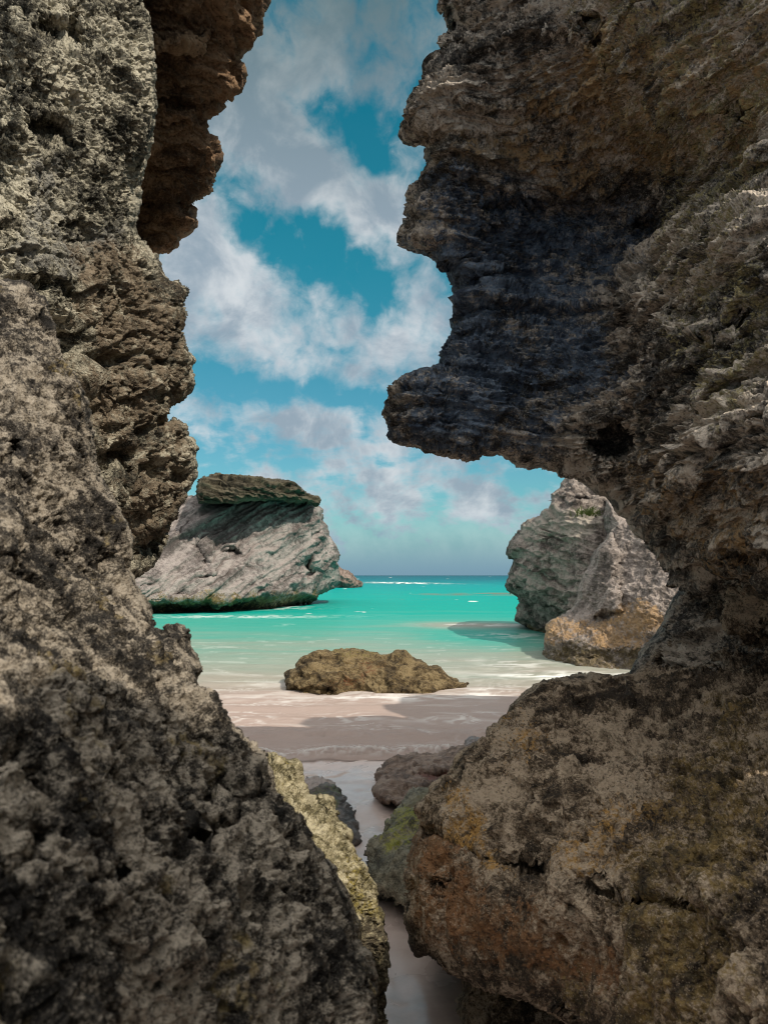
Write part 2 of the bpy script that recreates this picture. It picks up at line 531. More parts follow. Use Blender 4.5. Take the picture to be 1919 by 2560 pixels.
# ------------------------------------------------------------------ rock material
def rock_mat(name, dark, mid, light, s=1.0, rough=0.9, stains=(), bump=0.25, grain=1.0, spec=0.25, streak=None, contrast=1.0, speck=0.85):
    """stains: (attribute, colour, colour2, noise_scale): a mask on the mesh broken up by noise"""
    m = bpy.data.materials.new(name); m.use_nodes = True
    t = NT(m.node_tree)
    tc = t.n('ShaderNodeTexCoord'); P = tc.outputs['Object']
    if streak:
        mp = t.n('ShaderNodeMapping', vector_type='TEXTURE'); mp.inputs['Scale'].default_value = [1 / v for v in streak[0]]; mp.inputs['Rotation'].default_value = [-v for v in streak[1]]
        t.link(P, mp.inputs['Vector']); PS = mp.outputs[0]
    else:
        PS = P
    n1 = t.noise(PS, 2.2 * s, 6, 0.62, 0.4)
    n2 = t.noise(P, 11.0 * s, 6, 0.65, 0.2)
    n3 = t.noise(P, 60.0 * s, 4, 0.7)
    f = t.m('ADD', t.m('MULTIPLY', n1.outputs[0], 0.45), t.m('ADD', t.m('MULTIPLY', n2.outputs[0], 0.35), t.m('MULTIPLY', n3.outputs[0], 0.25 * grain)))
    half = 0.085 / contrast
    f = t.sstep(f, 0.515 - half + 0.0125 * (grain - 1), 0.515 + half + 0.0125 * (grain - 1))
    col = t.ramp(f, [(0.0, dark), (0.5, mid), (1.0, light)])
    for (att, ca, cb, ns) in stains:
        a = t.n('ShaderNodeAttribute', attribute_name=att)
        nn = t.noise(P, ns, 4, 0.66, 0.0)
        n4 = t.noise(P, ns * 7, 3, 0.75)
        fac = t.m('ADD', t.m('MULTIPLY', a.outputs['Fac'], 0.80), t.m('ADD', t.m('MULTIPLY', t.m('SUBTRACT', nn.outputs[0], 0.5), 1.5), t.m('MULTIPLY', t.m('SUBTRACT', n4.outputs[0], 0.5), 2.0)))
        fac = t.sstep(fac, 0.32, 0.85)
        gate = t.sstep(a.outputs['Fac'], 0.02, 0.3)
        cc = t.mix(t.sstep(n2.outputs[0], 0.35, 0.65), c4(ca), c4(cb))
        col = t.mix(t.m('MULTIPLY', fac, gate), col, cc)
    # lichen specks: dark dots in drifts, smaller pale dots elsewhere
    def vor(scale, off):
        q = t.vm('ADD', P, (off, off * .7, -off))
        wn = t.noise(q, scale * .8, 1, .6)
        v = t.n('ShaderNodeTexVoronoi', feature='F1'); v.inputs['Scale'].default_value = scale
        nd = t.n('ShaderNodeVectorMath', operation='SCALE'); t.link(wn.outputs['Color'], nd.inputs[0]); nd.inputs['Scale'].default_value = .9 / scale
        t.link(t.vm('ADD', q, nd.outputs['Vector']), v.inputs['Vector'])
        return v.outputs['Distance']
    d1 = t.m('SUBTRACT', 1.0, t.sstep(vor(46 * s, 3.1), 0.16, 0.42))
    drift = t.noise(P, 7.0 * s, 3, 0.65)
    k1 = t.m('MULTIPLY', t.m('MULTIPLY', d1, t.sstep(drift.outputs[0], 0.40, 0.56)), speck)
    col = t.mix(k1, col, t.mix(0.75, col, c4([v * .45 for v in dark])))
    d2 = t.m('SUBTRACT', 1.0, t.sstep(vor(88 * s, 8.7), 0.12, 0.34))
    k2 = t.m('MULTIPLY', t.m('MULTIPLY', d2, t.sstep(drift.outputs[0], 0.60, 0.44)), speck * .8)
    col = t.mix(k2, col, t.mix(0.65, col, c4([min(.62, v * 1.35) for v in light])))
    pitv = vor(70 * s, 5.3); pitw = vor(34 * s, 1.7)
    pith = t.m('ADD', t.sstep(pitv, 0.05, 0.5), t.m('MULTIPLY', t.sstep(pitw, 0.05, 0.5), 1.6))
    gr = t.noise(P, 160.0 * s, 3, 0.75)
    bmp = t.n('ShaderNodeBump'); bmp.inputs['Strength'].default_value = bump
    bmp.inputs['Distance'].default_value = 0.013 / s
    t.link(t.m('ADD', t.m('MULTIPLY', pith, 0.75), t.m('ADD', t.m('MULTIPLY', n3.outputs[0], 1.3), t.m('MULTIPLY', gr.outputs[0], 0.7))), bmp.inputs['Height'])
    b = t.n('ShaderNodeBsdfPrincipled')
    t.link(col, b.inputs['Base Color']); t.link(bmp.outputs[0], b.inputs['Normal'])
    b.inputs['Roughness'].default_value = rough
    b.inputs['Specular IOR Level'].default_value = spec
    o = t.n('ShaderNodeOutputMaterial'); t.link(b.outputs[0], o.inputs['Surface'])
    return m

def area(info, poly, soft):
    """mask 0..1: inside the patch of the rock's own face outlined by these points"""
    px, py = info['px'], info['py']
    a = 1.1 * soft
    wx = a * fbm(np.stack([px / (2.2 * soft + 12), py / (2.2 * soft + 12), px * 0], 1), 4, 63); wy = a * fbm(np.stack([px / (2.2 * soft + 12), py / (2.2 * soft + 12), px * 0 + 7.7], 1), 4, 64)
    s, _, _ = seg_dist(px + wx, py + wy, poly)
    return sst(s, -1.2 * soft, 1.2 * soft)

def base_of(V):
    i = np.argmin(V[:, 2]); c = V.mean(0)
    return np.array([c[0], c[1], V[i, 2]])

exec_t0 = time.time()
# ------------------------------------------------------------------ sand and water
def shore_y(x):
    return 7.35 + 0.25 * np.sin(x * 0.9 + 0.6) - 0.10 * x

def sand_h(x, y):
    P = np.stack([x, y, x * 0], 1)
    h = 0.030 * (shore_y(x) - y)
    h = np.where(h < 0, h * 1.5, h)
    h = h + 0.02 * fbm(P / 1.6, 3, 71) + 0.010 * fbm(P / np.array([0.5, 0.22, 1]), 4, 72) - 0.012 * np.clip(1 - np.abs(fbm(warp(P, .12, .5, 73) / np.array([.55, 1.6, 1]), 3, 74)) * 6, 0, 1)
    return h

def grid(us, vs):
    PX, PY = np.meshgrid(us, vs); nu, nv = len(us), len(vs)
    i, j = np.meshgrid(np.arange(nu - 1), np.arange(nv - 1))
    a = (j * nu + i).ravel()
    return PX.ravel(), PY.ravel(), np.stack([a, a + 1, a + nu + 1, a + nu], 1)

def sand_mat():
    m = bpy.data.materials.new('wet_sand'); m.use_nodes = True
    t = NT(m.node_tree)
    tc = t.n('ShaderNodeTexCoord'); P = tc.outputs['Object']
    n1 = t.noise(P, 1.3, 5, 0.6, 0.5); n2 = t.noise(P, 9, 5, 0.6); n3 = t.noise(P, 420, 2, 0.6)
    f = t.sstep(t.m('ADD', t.m('MULTIPLY', n1.outputs[0], 0.6), t.m('MULTIPLY', n2.outputs[0], 0.4)), 0.36, 0.64)
    col = t.ramp(f, [(0, (0.52, 0.405, 0.36)), (0.5, (0.62, 0.49, 0.44)), (1, (0.68, 0.55, 0.50))])
    col = t.mix(t.m('MULTIPLY', t.sstep(n3.outputs[0], 0.35, 0.7), 0.35), col, c4((0.52, 0.44, 0.39)))
    b = t.n('ShaderNodeBsdfPrincipled'); t.link(col, b.inputs['Base Color'])
    rg = t.sstep(n1.outputs[0], 0.42, 0.6)
    t.link(t.m('ADD', 0.13, t.m('MULTIPLY', rg, 0.3)), b.inputs['Roughness'])
    b.inputs['Specular IOR Level'].default_value = 0.7
    bp = t.n('ShaderNodeBump'); bp.inputs['Strength'].default_value = 0.25; bp.inputs['Distance'].default_value = 0.01
    t.link(t.m('ADD', n2.outputs[0], t.m('MULTIPLY', n3.outputs[0], 0.05)), bp.inputs['Height'])
    t.link(bp.outputs[0], b.inputs['Normal'])
    o = t.n('ShaderNodeOutputMaterial'); t.link(b.outputs[0], o.inputs['Surface'])
    return m

sx, sy, sF = grid(np.arange(-7, 9, 0.035), np.arange(-4, 12, 0.035))
sV = np.stack([sx, sy, sand_h(sx, sy)], 1)
sand = make_mesh('sand', sV, sF, sand_mat())
tag(sand, 'pale pink wet sand of the beach running between the rocks', kind='structure')

def water_mat():
    m = bpy.data.materials.new('sea_water'); m.use_nodes = True
    t = NT(m.node_tree)
    tc = t.n('ShaderNodeTexCoord'); P = tc.outputs['Object']
    a_d = t.n('ShaderNodeAttribute', attribute_name='depth').outputs['Fac']
    a_f = t.n('ShaderNodeAttribute', attribute_name='foam').outputs['Fac']
    a_r = t.n('ShaderNodeAttribute', attribute_name='reef').outputs['Fac']
    a_e = t.n('ShaderNodeAttribute', attribute_name='edge').outputs['Fac']
    col = t.ramp(a_d, [(0.0, (0.37, 0.285, 0.25)), (0.13, (0.335, 0.265, 0.232)), (0.19, (0.29, 0.275, 0.232)), (0.30, (0.20, 0.285, 0.235)),
                       (0.42, (0.06, 0.31, 0.25)), (0.54, (0.006, 0.30, 0.245)), (0.68, (0.0, 0.29, 0.25)), (0.80, (0.0, 0.25, 0.25)),
                       (0.88, (0.0, 0.13, 0.17)), (1.0, (0.0, 0.06, 0.10))])
    col = t.mix(a_r, col, c4((0.16, 0.15, 0.10)))
    col = t.mix(a_f, col, c4((0.80, 0.80, 0.78)))
    mp = t.n('ShaderNodeMapping'); mp.inputs['Scale'].default_value = (0.5, 1.0, 1.0); t.link(P, mp.inputs['Vector'])
    n1 = t.noise(mp.outputs[0], 2.6, 5, 0.6, 0.3); n2 = t.noise(mp.outputs[0], 12, 4, 0.6, 0.2)
    bp = t.n('ShaderNodeBump'); bp.inputs['Strength'].default_value = 0.8; bp.inputs['Distance'].default_value = 0.06
    t.link(t.m('ADD', n1.outputs[0], t.m('MULTIPLY', n2.outputs[0], 0.25)), bp.inputs['Height'])
    df = t.n('ShaderNodeBsdfDiffuse'); t.link(col, df.inputs['Color']); t.link(bp.outputs[0], df.inputs['Normal'])
    gl = t.n('ShaderNodeBsdfGlossy'); gl.inputs['Roughness'].default_value = 0.16; t.link(bp.outputs[0], gl.inputs['Normal'])
    lw = t.n('ShaderNodeLayerWeight'); lw.inputs['Blend'].default_value = 0.25; t.link(bp.outputs[0], lw.inputs['Normal'])
    gf = t.m('MULTIPLY', t.m('ADD', 0.025, t.m('MULTIPLY', lw.outputs['Fresnel'], 0.20)), t.m('SUBTRACT', 1.0, a_f))
    b = t.n('ShaderNodeMixShader'); t.link(gf, b.inputs[0]); t.link(df.outputs[0], b.inputs[1]); t.link(gl.outputs[0], b.inputs[2])
    tr = t.n('ShaderNodeBsdfTransparent')
    mx = t.n('ShaderNodeMixShader'); t.link(a_e, mx.inputs[0]); t.link(tr.outputs[0], mx.inputs[1]); t.link(b.outputs[0], mx.inputs[2])
    o = t.n('ShaderNodeOutputMaterial'); t.link(mx.outputs[0], o.inputs['Surface'])
    return m

def build_water():
    rows = []
    y = HOR + 0.45
    while y < 1945:
        rows.append(y)
        y += 0.7 if y < 1475 else (1.2 if y < 1560 else 2.0)
    dirs = ray(np.full(len(rows), CX), np.array(rows))
    ys = -CAM[2] * dirs[:, 1] / dirs[:, 2]           # distances out to sea, spaced closer near the shore
    us = axis(-900, 2900, -60, 1980, 3.4, cap=60)
    U, Yg, F = grid((us - CX) / FPX, ys)
    x = U * Yg * 1.0; y = Yg
    P = np.stack([x, y, 0 * x], 1)
    L = np.log2(np.maximum(y, 1))
    # swell and chop
    Q = warp(P, 0.5, 3.0, 5)
    z = 0.018 * fbm(Q / np.array([1.6, 0.7, 1]), 4, 81) + 0.10 * sst(y, 18, 70) * fbm(P / np.array([9, 3.2, 1]), 4, 83)
    # the little breaker rolling onto the sand
    ln = shore_y(x) + 0.12 + 0.28 * fbm(P / np.array([1.1, 50, 1]), 3, 86)
    d = y - ln
    crest = np.exp(-(d / np.where(d > 0, 0.30, 0.07)) ** 2)
    turb = ridged(P / np.array([0.16, 0.13, 1]), 4, 88)
    z = z + crest * (0.065 + 0.07 * turb) * sst(fbm(P / np.array([0.8, 9, 1]), 2, 89), -0.45, 0.25)
    ln2 = shore_y(x) + 1.1 + 0.35 * fbm(P / np.array([1.4, 50, 1]), 3, 90)
    d2 = y - ln2
    z = z + 0.05 * np.exp(-(d2 / np.where(d2 > 0, 0.5, 0.16)) ** 2) * (0.7 + ridged(P / np.array([0.35, 0.22, 1]), 3, 92))
    z = z + np.exp(-((y - 15) / 9) ** 2) * 0.05 * ridged(P / np.array([3.2, .8, 1]), 3, 93)
    # thin edge of the wash
    sh = sand_h(x, y)
    z = np.where(y < shore_y(x) + 0.6, np.maximum(z, sh - 0.01), z)
    edge = sst(y - (shore_y(x) - 0.10 + 0.2 * fbm(P / 0.9, 3, 97)), 0.0, 0.16)
    # depth of water, 0 at the shore to 1 in the deep: the colour of the water itself
    dep = np.interp(L, [2.7, 3.1, 3.45, 3.7, 3.95, 4.25, 4.75, 5.2, 5.7, 6.2, 6.8, 7.5, 9, 12],
                    [0.0, .05, .12, .19, .25, .31, .42, .53, .62, .70, .78, .84, .92, 1.0])
    dep = dep + (0.055 * fbm(P / np.array([7, 2.4, 1]), 4, 101) + 0.03 * fbm(P / np.array([2.0, .6, 1]), 3, 103)) * sst(y, 8, 16) * (1 - .7 * sst(y, 60, 200))
    # sandbar in front of the right hand stack
    dep = dep - 0.26 * np.exp(-((x - 3.2) / 2.4) ** 2 - ((y - 27.5 + .3 * fbm(P / 2, 3, 104)) / 1.6) ** 2)
    dep = dep + 0.12 * np.exp(-((x - 2.6) / 1.6) ** 2 - ((y - 21.5) / 2.6) ** 2)  # darker patch: the stack's shadow and reflection painted into the water colour
    # foam
    foam = 0 * x
    web = 1 - np.abs(fbm(warp(P, .5, .8, 7) / np.array([0.75, 0.36, 1]), 4, 107)) * 7
    foam += np.clip(web, 0, 1) * sst(fbm(P / 1.4, 3, 109), -.15, .5) * (1 - sst(y, 10.5, 14)) * 0.42
    foam += crest * sst(turb, 0.0, 0.4) * 0.5
    lace = sst(fbm(P / np.array([2.6, .5, 1]), 5, 111), 0.12, 0.5)
    foam += lace * np.exp(-((y - 13.2) / 2.2) ** 2) * 0.22
    pxx, pyy = proj(P)
    reef_f = np.exp(-((x - (-1.9 - .0 * y)) / 0.1) ** 2) * 0
    br = np.exp(-((x - 4.0) / 6.8) ** 2) * np.exp(-((y - 178 + 5 * fbm(P / np.array([4, 40, 1]), 3, 113) + 1.5 * (x - 4)) / 16) ** 2)
    foam += br * sst(fbm(P / np.array([1.8, 14, 1]), 4, 115), -.22, .18) * 1.5
    foam += np.exp(-((x + 6.4) / 2.0) ** 2 - ((y - 42) / 2.4) ** 2) * sst(fbm(P / np.array([.8, .8, 1]), 4, 117), -.05, .35) * 1.1
    caps = fbm(P / np.array([2.2, 1.6, 1]), 4, 119)
    foam += sst(caps, .62, .8) * sst(y, 22, 34) * (1 - sst(y, 90, 130)) * 0.9
    caps2 = fbm(P / np.array([9, 14, 1]), 4, 121)
    foam += sst(caps2, .62, .8) * sst(y, 130, 200) * (1 - sst(y, 900, 1500)) * 0.8
    foam += np.exp(-((x - 3.4) / 1.7) ** 2 - ((y - 27.4) / 1.0) ** 2) * sst(fbm(P / np.array([1.3, .8, 1]), 4, 123), .0, .4) * 0.8
    for (rx, ry, wx, wy, a_) in ((-.15, 11.15, 1.75, .36, .6), (1.5, 11.7, .5, .35, .6), (3.0, 13.6, 1.4, .55, .8), (2.6, 15.2, .7, .8, .5), (-6.5, 33.0, 4.0, 1.2, .7), (3.8, 22.5, 1.2, 1.2, .6)):
        q = ((x - rx) / wx) ** 2 + ((y - ry) / wy) ** 2
        foam += a_ * np.exp(-q * 1.2) * sst(fbm(P / np.array([.5, .22, 1]), 4, 131), -.25, .3)
    streak = fbm(warp(P, .6, 1.5, 133) / np.array([1.7, .32, 1]), 5, 134)
    foam += sst(streak, .22, .6) * sst(y, 8.2, 9.5) * (1 - sst(y, 18, 26)) * .16
    # drowned reef showing brown under the surface
    reef = np.exp(-((x - 9.0) / 5.5) ** 2 - ((y - 72) / 4.0) ** 2) * sst(fbm(P / np.array([3.4, 6, 1]), 4, 125), -.25, .2)
    reef += np.exp(-((x - 2.4) / 1.6) ** 2 - ((y - 56) / 1.6) ** 2) * sst(fbm(P / np.array([1.4, 2, 1]), 4, 127), -.2, .3) * .7
    reef += np.exp(-((x - 5.5) / 8) ** 2 - ((y - 172) / 12) ** 2) * sst(fbm(P / np.array([3, 14, 1]), 4, 129), -.1, .2) * .5
    V = np.stack([x, y, z], 1)
    F = F[:, ::-1]
    return make_mesh('sea_water', V, F, water_mat(), attrs=dict(depth=np.clip(dep, 0, 1), foam=np.clip(foam, 0, .95), reef=np.clip(reef, 0, .85), edge=edge))
tag(build_water(), 'turquoise sea paling to milky wash at the sand', kind='structure')

# ------------------------------------------------------------------ rocks: surface relief
def karst(s, seed, a=1.0, lump=1.0, fine=1.0, hole=1.0, stretch=(1, 1, 1)):
    """spongy, pitted limestone: lumps, scalloped cups, deep holes and a gritty finish. s is the size of a lump in metres"""
    st = np.array(stretch)
    def big(V, N):
        P = warp(V, 0.35 * s, 1.2 * s, seed) / st
        return lump * s * (0.34 * fbm(P / (2.2 * s), 3, seed) + 0.16 * ridged(P / (1.1 * s), 3, seed + 3))
    def med(V, N):
        P = warp(V, 0.16 * s, 0.5 * s, seed + 11)
        h = 0.20 * s * cups(P, 0.62 * s, seed + 13, stretch) - hole * 0.34 * s * holes(P, 0.75 * s, seed + 15, stretch, .42, .46)
        return a * h
    def small(V, N):
        P = warp(V, 0.06 * s, 0.2 * s, seed + 21)
        h = 0.085 * s * cups(P, 0.24 * s, seed + 23, stretch) - hole * 0.13 * s * holes(P, 0.3 * s, seed + 25, stretch, .4, .45) + .05 * s * ridged(P / (.35 * s), 3, seed + 27)
        return a * h
    def tiny(V, N):
        return fine * s * (0.032 * cups(V, 0.09 * s, seed + 33) + 0.02 * fbm(V / (0.05 * s), 3, seed + 35))
    return [big, med, small, tiny]

def strata(s, seed, amp, tilt=(0.0, 0.0), wob=0.25, sharp=True, long=9.0):
    """bedding: thin ledges running along the rock, tilted by (dz/dx, dz/dy)"""
    def f(V, N):
        P = warp(V, wob * s, 2.5 * s, seed)
        zz = P[:, 2] - tilt[0] * P[:, 0] - tilt[1] * P[:, 1]
        Q = np.stack([P[:, 0] / (long * s), P[:, 1] / (long * s), zz / s], 1)
        h = ridged(Q, 3, seed + 1, .55) if sharp else fbm(Q, 3, seed + 1)
        return amp * h
    return f

t_ = time.time()
def log(nm, V):
    global t_
    print('built %-22s %7d verts %.1fs' % (nm, len(V), time.time() - t_), flush=True); t_ = time.time()

# ---- far left sea stack with its dark cap
M_stack = rock_mat('stack_limestone', (0.09, 0.077, 0.072), (0.225, 0.197, 0.185), (0.33, 0.292, 0.272), s=0.35, speck=.4, rough=.9, bump=.5,
                   streak=((0.45, 0.45, 1.5), (0, R(44), 0)), stains=[('tide', (0.10, 0.075, 0.03), (0.24, 0.18, 0.08), 1.2), ('wet', (0.018, 0.02, 0.012), (0.03, 0.028, 0.018), 1.0)], grain=.9)
M_cap = rock_mat('stack_cap_rock', (0.02, 0.017, 0.012), (0.05, 0.043, 0.028), (0.115, 0.10, 0.068), s=0.35, rough=.95, bump=.5,
                 streak=((0.3, 0.3, 3.0), (0, R(-5), 0)))
stackL = [(459,1266),(469,1251),(498,1243),(600,1238),(700,1238),(792,1254),(804,1275),(811,1300),(821,1329),(836,1357),(848,1382),(845,1411),(852,1430),(855,1454),(836,1468),(811,1483),(799,1493),(778,1509),(754,1512),(720,1514),(705,1524),(676,1533),(640,1560),(560,1572),(440,1572),(300,1560),(250,1500),(290,1420),(360,1370),(400,1310)]
V, F, I = relief(stackL, [(320,1500,33),(450,1500,34.5),(600,1500,36.5),(700,1490,39),(780,1480,44),(840,1440,47),(400,1380,36),(550,1380,37.5),(700,1380,40.5),(800,1370,45),(500,1270,39),(650,1265,41),(780,1270,45),(600,1550,37),(350,1560,34)],
                 2.2, 55, 9.0, step=1.6,
                 feats=[([(300,1512),(480,1506),(600,1504),(700,1497),(770,1490),(800,1500),(760,1520),(700,1540),(600,1590),(300,1590)], -1.5, 14),
                        ([(560,1378),(585,1366),(600,1384),(585,1392)], -1.2, 10), ([(745,1400),(775,1392),(785,1430),(768,1456),(750,1440)], -1.6, 16),
                        ([(475,1360),(490,1352),(520,1395),(530,1440),(505,1420),(490,1390)], -.7, 14)])
tl = (1.0, -0.05)
def cracks(V, s, seed, tilt, long=7.0):
    P = warp(V, .35 * s, 1.6 * s, seed)
    zz = P[:, 2] - tilt[0] * P[:, 0] - tilt[1] * P[:, 1]
    n = perlin(np.stack([P[:, 0] / (long * s), P[:, 1] / (long * s), zz / s], 1), seed + 1)
    return -sst(np.abs(n), .09, .0) * sst(fbm(V / (2.5 * s), 2, seed + 2), -.25, .25)
V = sculpt(V, F, I, [lambda V: .45 * fbm(V / 3.4, 3, 201), lambda V: strata(1.3, 203, .22, tl, .2)(V, 0)],
           [lambda V: .34 * ledges(V, 1.35, 205, tl, .3, .8, 9), lambda V: .15 * ledges(V, .46, 206, tl, .3, .9, 5), lambda V: .05 * ledges(V, .17, 208, tl, .3, .9, 5), lambda V: .22 * cracks(V, .9, 212, tl), lambda V: .04 * ridged(warp(V, .3, 1, 8) / 1.1, 4, 207), lambda V: .04 * fbm(V / .2, 3, 211)], (.5, 30))
b = base_of(V); stack = empty('sea_stack', (b[0], b[1], 0.0))
tag(stack, 'big grey slanting sea stack in the water on the left with dark cap', 'sea stack', 'limestone rocks standing in the water')
make_mesh('stack_body', V, F, M_stack, b, stack, dict(tide=np.clip(1 - (V[:, 2] - .45 - .25 * fbm(V / 1.5, 3, 17)) / .8, 0, 1), wet=sst(-V[:, 2] + .55 + .3 * fbm(V / 1.2, 3, 18), 0, .35)))
log('stack', V)
cap = [(493,1222),(498,1198),(512,1189),(551,1186),(590,1189),(647,1193),(705,1201),(734,1208),(758,1222),(778,1237),(799,1249),(792,1259),(763,1256),(734,1256),(696,1252),(657,1254),(609,1254),(570,1258),(532,1258),(498,1256),(492,1237)]
V, F, I = relief(cap, [(495,1220,36),(600,1220,37.0),(700,1225,39.5),(790,1250,43),(550,1190,38),(550,1255,36.6),(700,1255,39.5)], 0.7, 26, 9.0, step=1.3, rb=40, jag=.6)
V = sculpt(V, F, I, [lambda V: .3 * fbm(V / 2.2, 3, 221)], [lambda V: .42 * ledges(V, .40, 223, (-.12, 0)), lambda V: .2 * ledges(V, .15, 225, (-.12, 0)), lambda V: .08 * ridged(V / .5, 4, 227)], (.7, 20))
make_mesh('stack_cap', V, F, M_cap, base_of(V), stack)['label'] = 'dark olive layered cap overhanging the grey stack'
log('cap', V)
# small rock behind it
M_sea = rock_mat('seaward_rock', (0.06, 0.05, 0.04), (0.16, 0.12, 0.10), (0.26, 0.20, 0.17), s=.3, bump=.5)
V, F, I = relief([(845,1418),(852,1424),(869,1430),(886,1440),(901,1454),(903,1461),(896,1475),(855,1476),(835,1470),(830,1440)], [(850,1445,108),(900,1455,110),(870,1440,108),(870,1475,108)], 1.5, 18, 4, step=1.1)
V = displace(V, F, [lambda V, N: .5 * fbm(V / 1.6, 3, 231), lambda V, N: .25 * ridged(V / .7, 3, 232)])
o = make_mesh('sea_rock', V, F, M_sea, base_of(V))
tag(o, 'small reddish rock low in the sea just past the grey stack', 'rock', 'limestone rocks standing in the water')

# ---- right hand stack, back and front
M_r1 = rock_mat('right_stack_rock', (0.055, 0.046, 0.04), (0.17, 0.143, 0.124), (0.32, 0.275, 0.24), s=.5, rough=.92, bump=.5,
                streak=((0.6, 0.6, 1.5), (0, R(-15), 0)), stains=[('tan', (0.36, 0.32, 0.27), (0.28, 0.25, 0.21), 1.0), ('tide', (0.09, 0.07, 0.03), (0.17, 0.13, 0.06), 1.4)])
stackR = [(1404,1203),(1373,1236),(1378,1255),(1367,1273),(1330,1292),(1309,1307),(1293,1335),(1275,1353),(1268,1372),(1272,1393),(1290,1396),(1281,1415),(1269,1445),(1260,1464),(1263,1476),(1281,1488),(1293,1507),(1293,1531),(1287,1553),(1318,1561),(1336,1574),(1358,1600),(1560,1640),(1640,1500),(1640,1200),(1480,1180),(1420,1190)]
V, F, I = relief(stackR, [(1300,1350,22),(1280,1460,22.5),(1320,1540,23),(1400,1400,19.5),(1400,1260,20),(1500,1300,19),(1450,1500,18.5),(1580,1500,18),(1450,1200,21),(1580,1220,19.5)], 1.6, 60, 6, step=1.8,
                 feats=[([(1293,1500),(1380,1490),(1440,1500),(1440,1640),(1290,1640)], -.5, 25), ([(1275,1395),(1310,1400),(1440,1385),(1440,1600),(1250,1600)], -.35, 30),
                        ([(1360,1250),(1500,1255),(1530,1270),(1500,1245),(1375,1235)], -.3, 10)])
V = sculpt(V, F, I, [lambda V: .35 * fbm(V / 1.8, 3, 241)], [lambda V: .16 * ledges(V, .42, 243, (-.25, .1)), lambda V: .07 * ledges(V, .16, 244, (-.25, .1)), lambda V: .10 * ridged(warp(V, .2, .6, 8) / .7, 5, 245), lambda V: strata(.15, 247, .05, (-.25, .1), .3)(V, 0),
           lambda V: .12 * cracks(V, .5, 248, (-.3, .1)), lambda V: .05 * pits(V, .25, 249, .4), lambda V: .03 * fbm(V / .1, 3, 251)], (.5, 30))
o = make_mesh('sea_stack', V, F, M_r1, base_of(V), None, dict(tan=area(I, [(1300,1300),(1375,1262),(1500,1280),(1480,1345),(1400,1355),(1300,1345)], 22), tide=sst(-V[:, 2] + .55 + .4 * fbm(V / 1.2, 3, 18), 0, .6)))
tag(o, 'dark grey sea stack on the right with paler top, partly behind the cliff', 'sea stack', 'limestone rocks standing in the water')
log('stack R', V)
tx, ty = proj(V); k = np.argmin((tx - 1472) ** 2 + (ty - 1288) ** 2 + np.where(I['front'], 0, 1e9)); c0 = V[k]
rng = np.random.default_rng(5)
TV, TF = [], []
for b_i in range(130):                      # a tussock: narrow bent blades fanning out of the ledge
    o0 = c0 + np.array([rng.normal(0, .16), -.05 + rng.normal(0, .04), rng.normal(0, .05) - .05]); d = np.array([rng.normal(0, .45), -.35 + rng.normal(0, .3), .8]); d /= np.linalg.norm(d)
    L_ = rng.uniform(.12, .30); s_ = np.cross(d, [0.3, 1, 0.1]); s_ *= .012 / np.linalg.norm(s_)
    m_ = o0 + d * L_ * .55; e_ = o0 + d * L_ + np.array([d[0], d[1], -.5]) * L_ * .25
    n0 = len(TV); TV += [o0 - s_, o0 + s_, m_ + s_ * .8, m_ - s_ * .8, e_ + s_ * .15, e_ - s_ * .15]
    TF += [[n0, n0 + 1, n0 + 2, n0 + 3], [n0 + 3, n0 + 2, n0 + 4, n0 + 5]]
M_t = bpy.data.materials.new('tussock_green'); M_t.use_nodes = True
t = NT(M_t.node_tree); tcx = t.n('ShaderNodeTexCoord'); nz = t.noise(tcx.outputs['Object'], 9, 3)
bs = t.n('ShaderNodeBsdfPrincipled'); t.link(t.ramp(nz.outputs[0], [(.3, (0.05, 0.09, 0.015)), (.7, (0.14, 0.19, 0.04))]), bs.inputs['Base Color']); bs.inputs['Roughness'].default_value = .7
om = t.n('ShaderNodeOutputMaterial'); t.link(bs.outputs[0], om.inputs['Surface'])
o = make_mesh('grass_tuft', np.array(TV), np.array(TF), M_t, c0)
tag(o, 'small green tuft growing on the pale shelf of the right sea stack', 'plant')
M_r2 = rock_mat('ochre_foot_rock', (0.08, 0.07, 0.062), (0.20, 0.17, 0.15), (0.33, 0.285, 0.255), s=.6, rough=.92, bump=.5,
                streak=((1.3, 1.3, .6), (0, R(20), 0)), stains=[('ochre', (0.33, 0.215, 0.11), (0.27, 0.19, 0.12), 2.2), ('tide', (0.07, 0.055, 0.035), (0.16, 0.125, 0.07), 1.5)])
butR = [(1514,1252),(1542,1267),(1600,1300),(1760,1330),(1800,1500),(1740,1720),(1576,1710),(1484,1705),(1429,1695),(1392,1690),(1349,1680),(1352,1636),(1356,1600),(1358,1560),(1379,1544),(1410,1531),(1440,1515),(1447,1470),(1465,1427),(1490,1378),(1514,1335),(1508,1292)]
V, F, I = relief(butR, [(1520,1280,17.5),(1500,1400,16.6),(1470,1520,16),(1370,1580,16),(1370,1660,15.4),(1500,1600,15.0),(1480,1680,14.2),(1600,1660,13.8),(1650,1400,15.2),(1620,1550,14.2),(1720,1600,13.6)], 1.0, 45, 4, step=1.8,
                 feats=[([(1500,1340),(1530,1330),(1550,1450),(1560,1530),(1480,1540),(1470,1450)], .45, 30), ([(1345,1612),(1480,1625),(1700,1630),(1700,1720),(1340,1720)], -.3, 22)])
V = sculpt(V, F, I, [lambda V: .2 * fbm(V / 1.3, 3, 261)], [lambda V: .07 * ridged(warp(V, .2, .6, 8) / np.array([.7, .7, .5]), 4, 263), lambda V: strata(.22, 265, .05, (-.3, .1), .4)(V, 0), lambda V: .06 * cups(V, .22, 267, (1, 1, 1.6)), lambda V: .03 * lace(V, .1, 268), lambda V: .02 * fbm(V / .06, 3, 269)], (.5, 30))
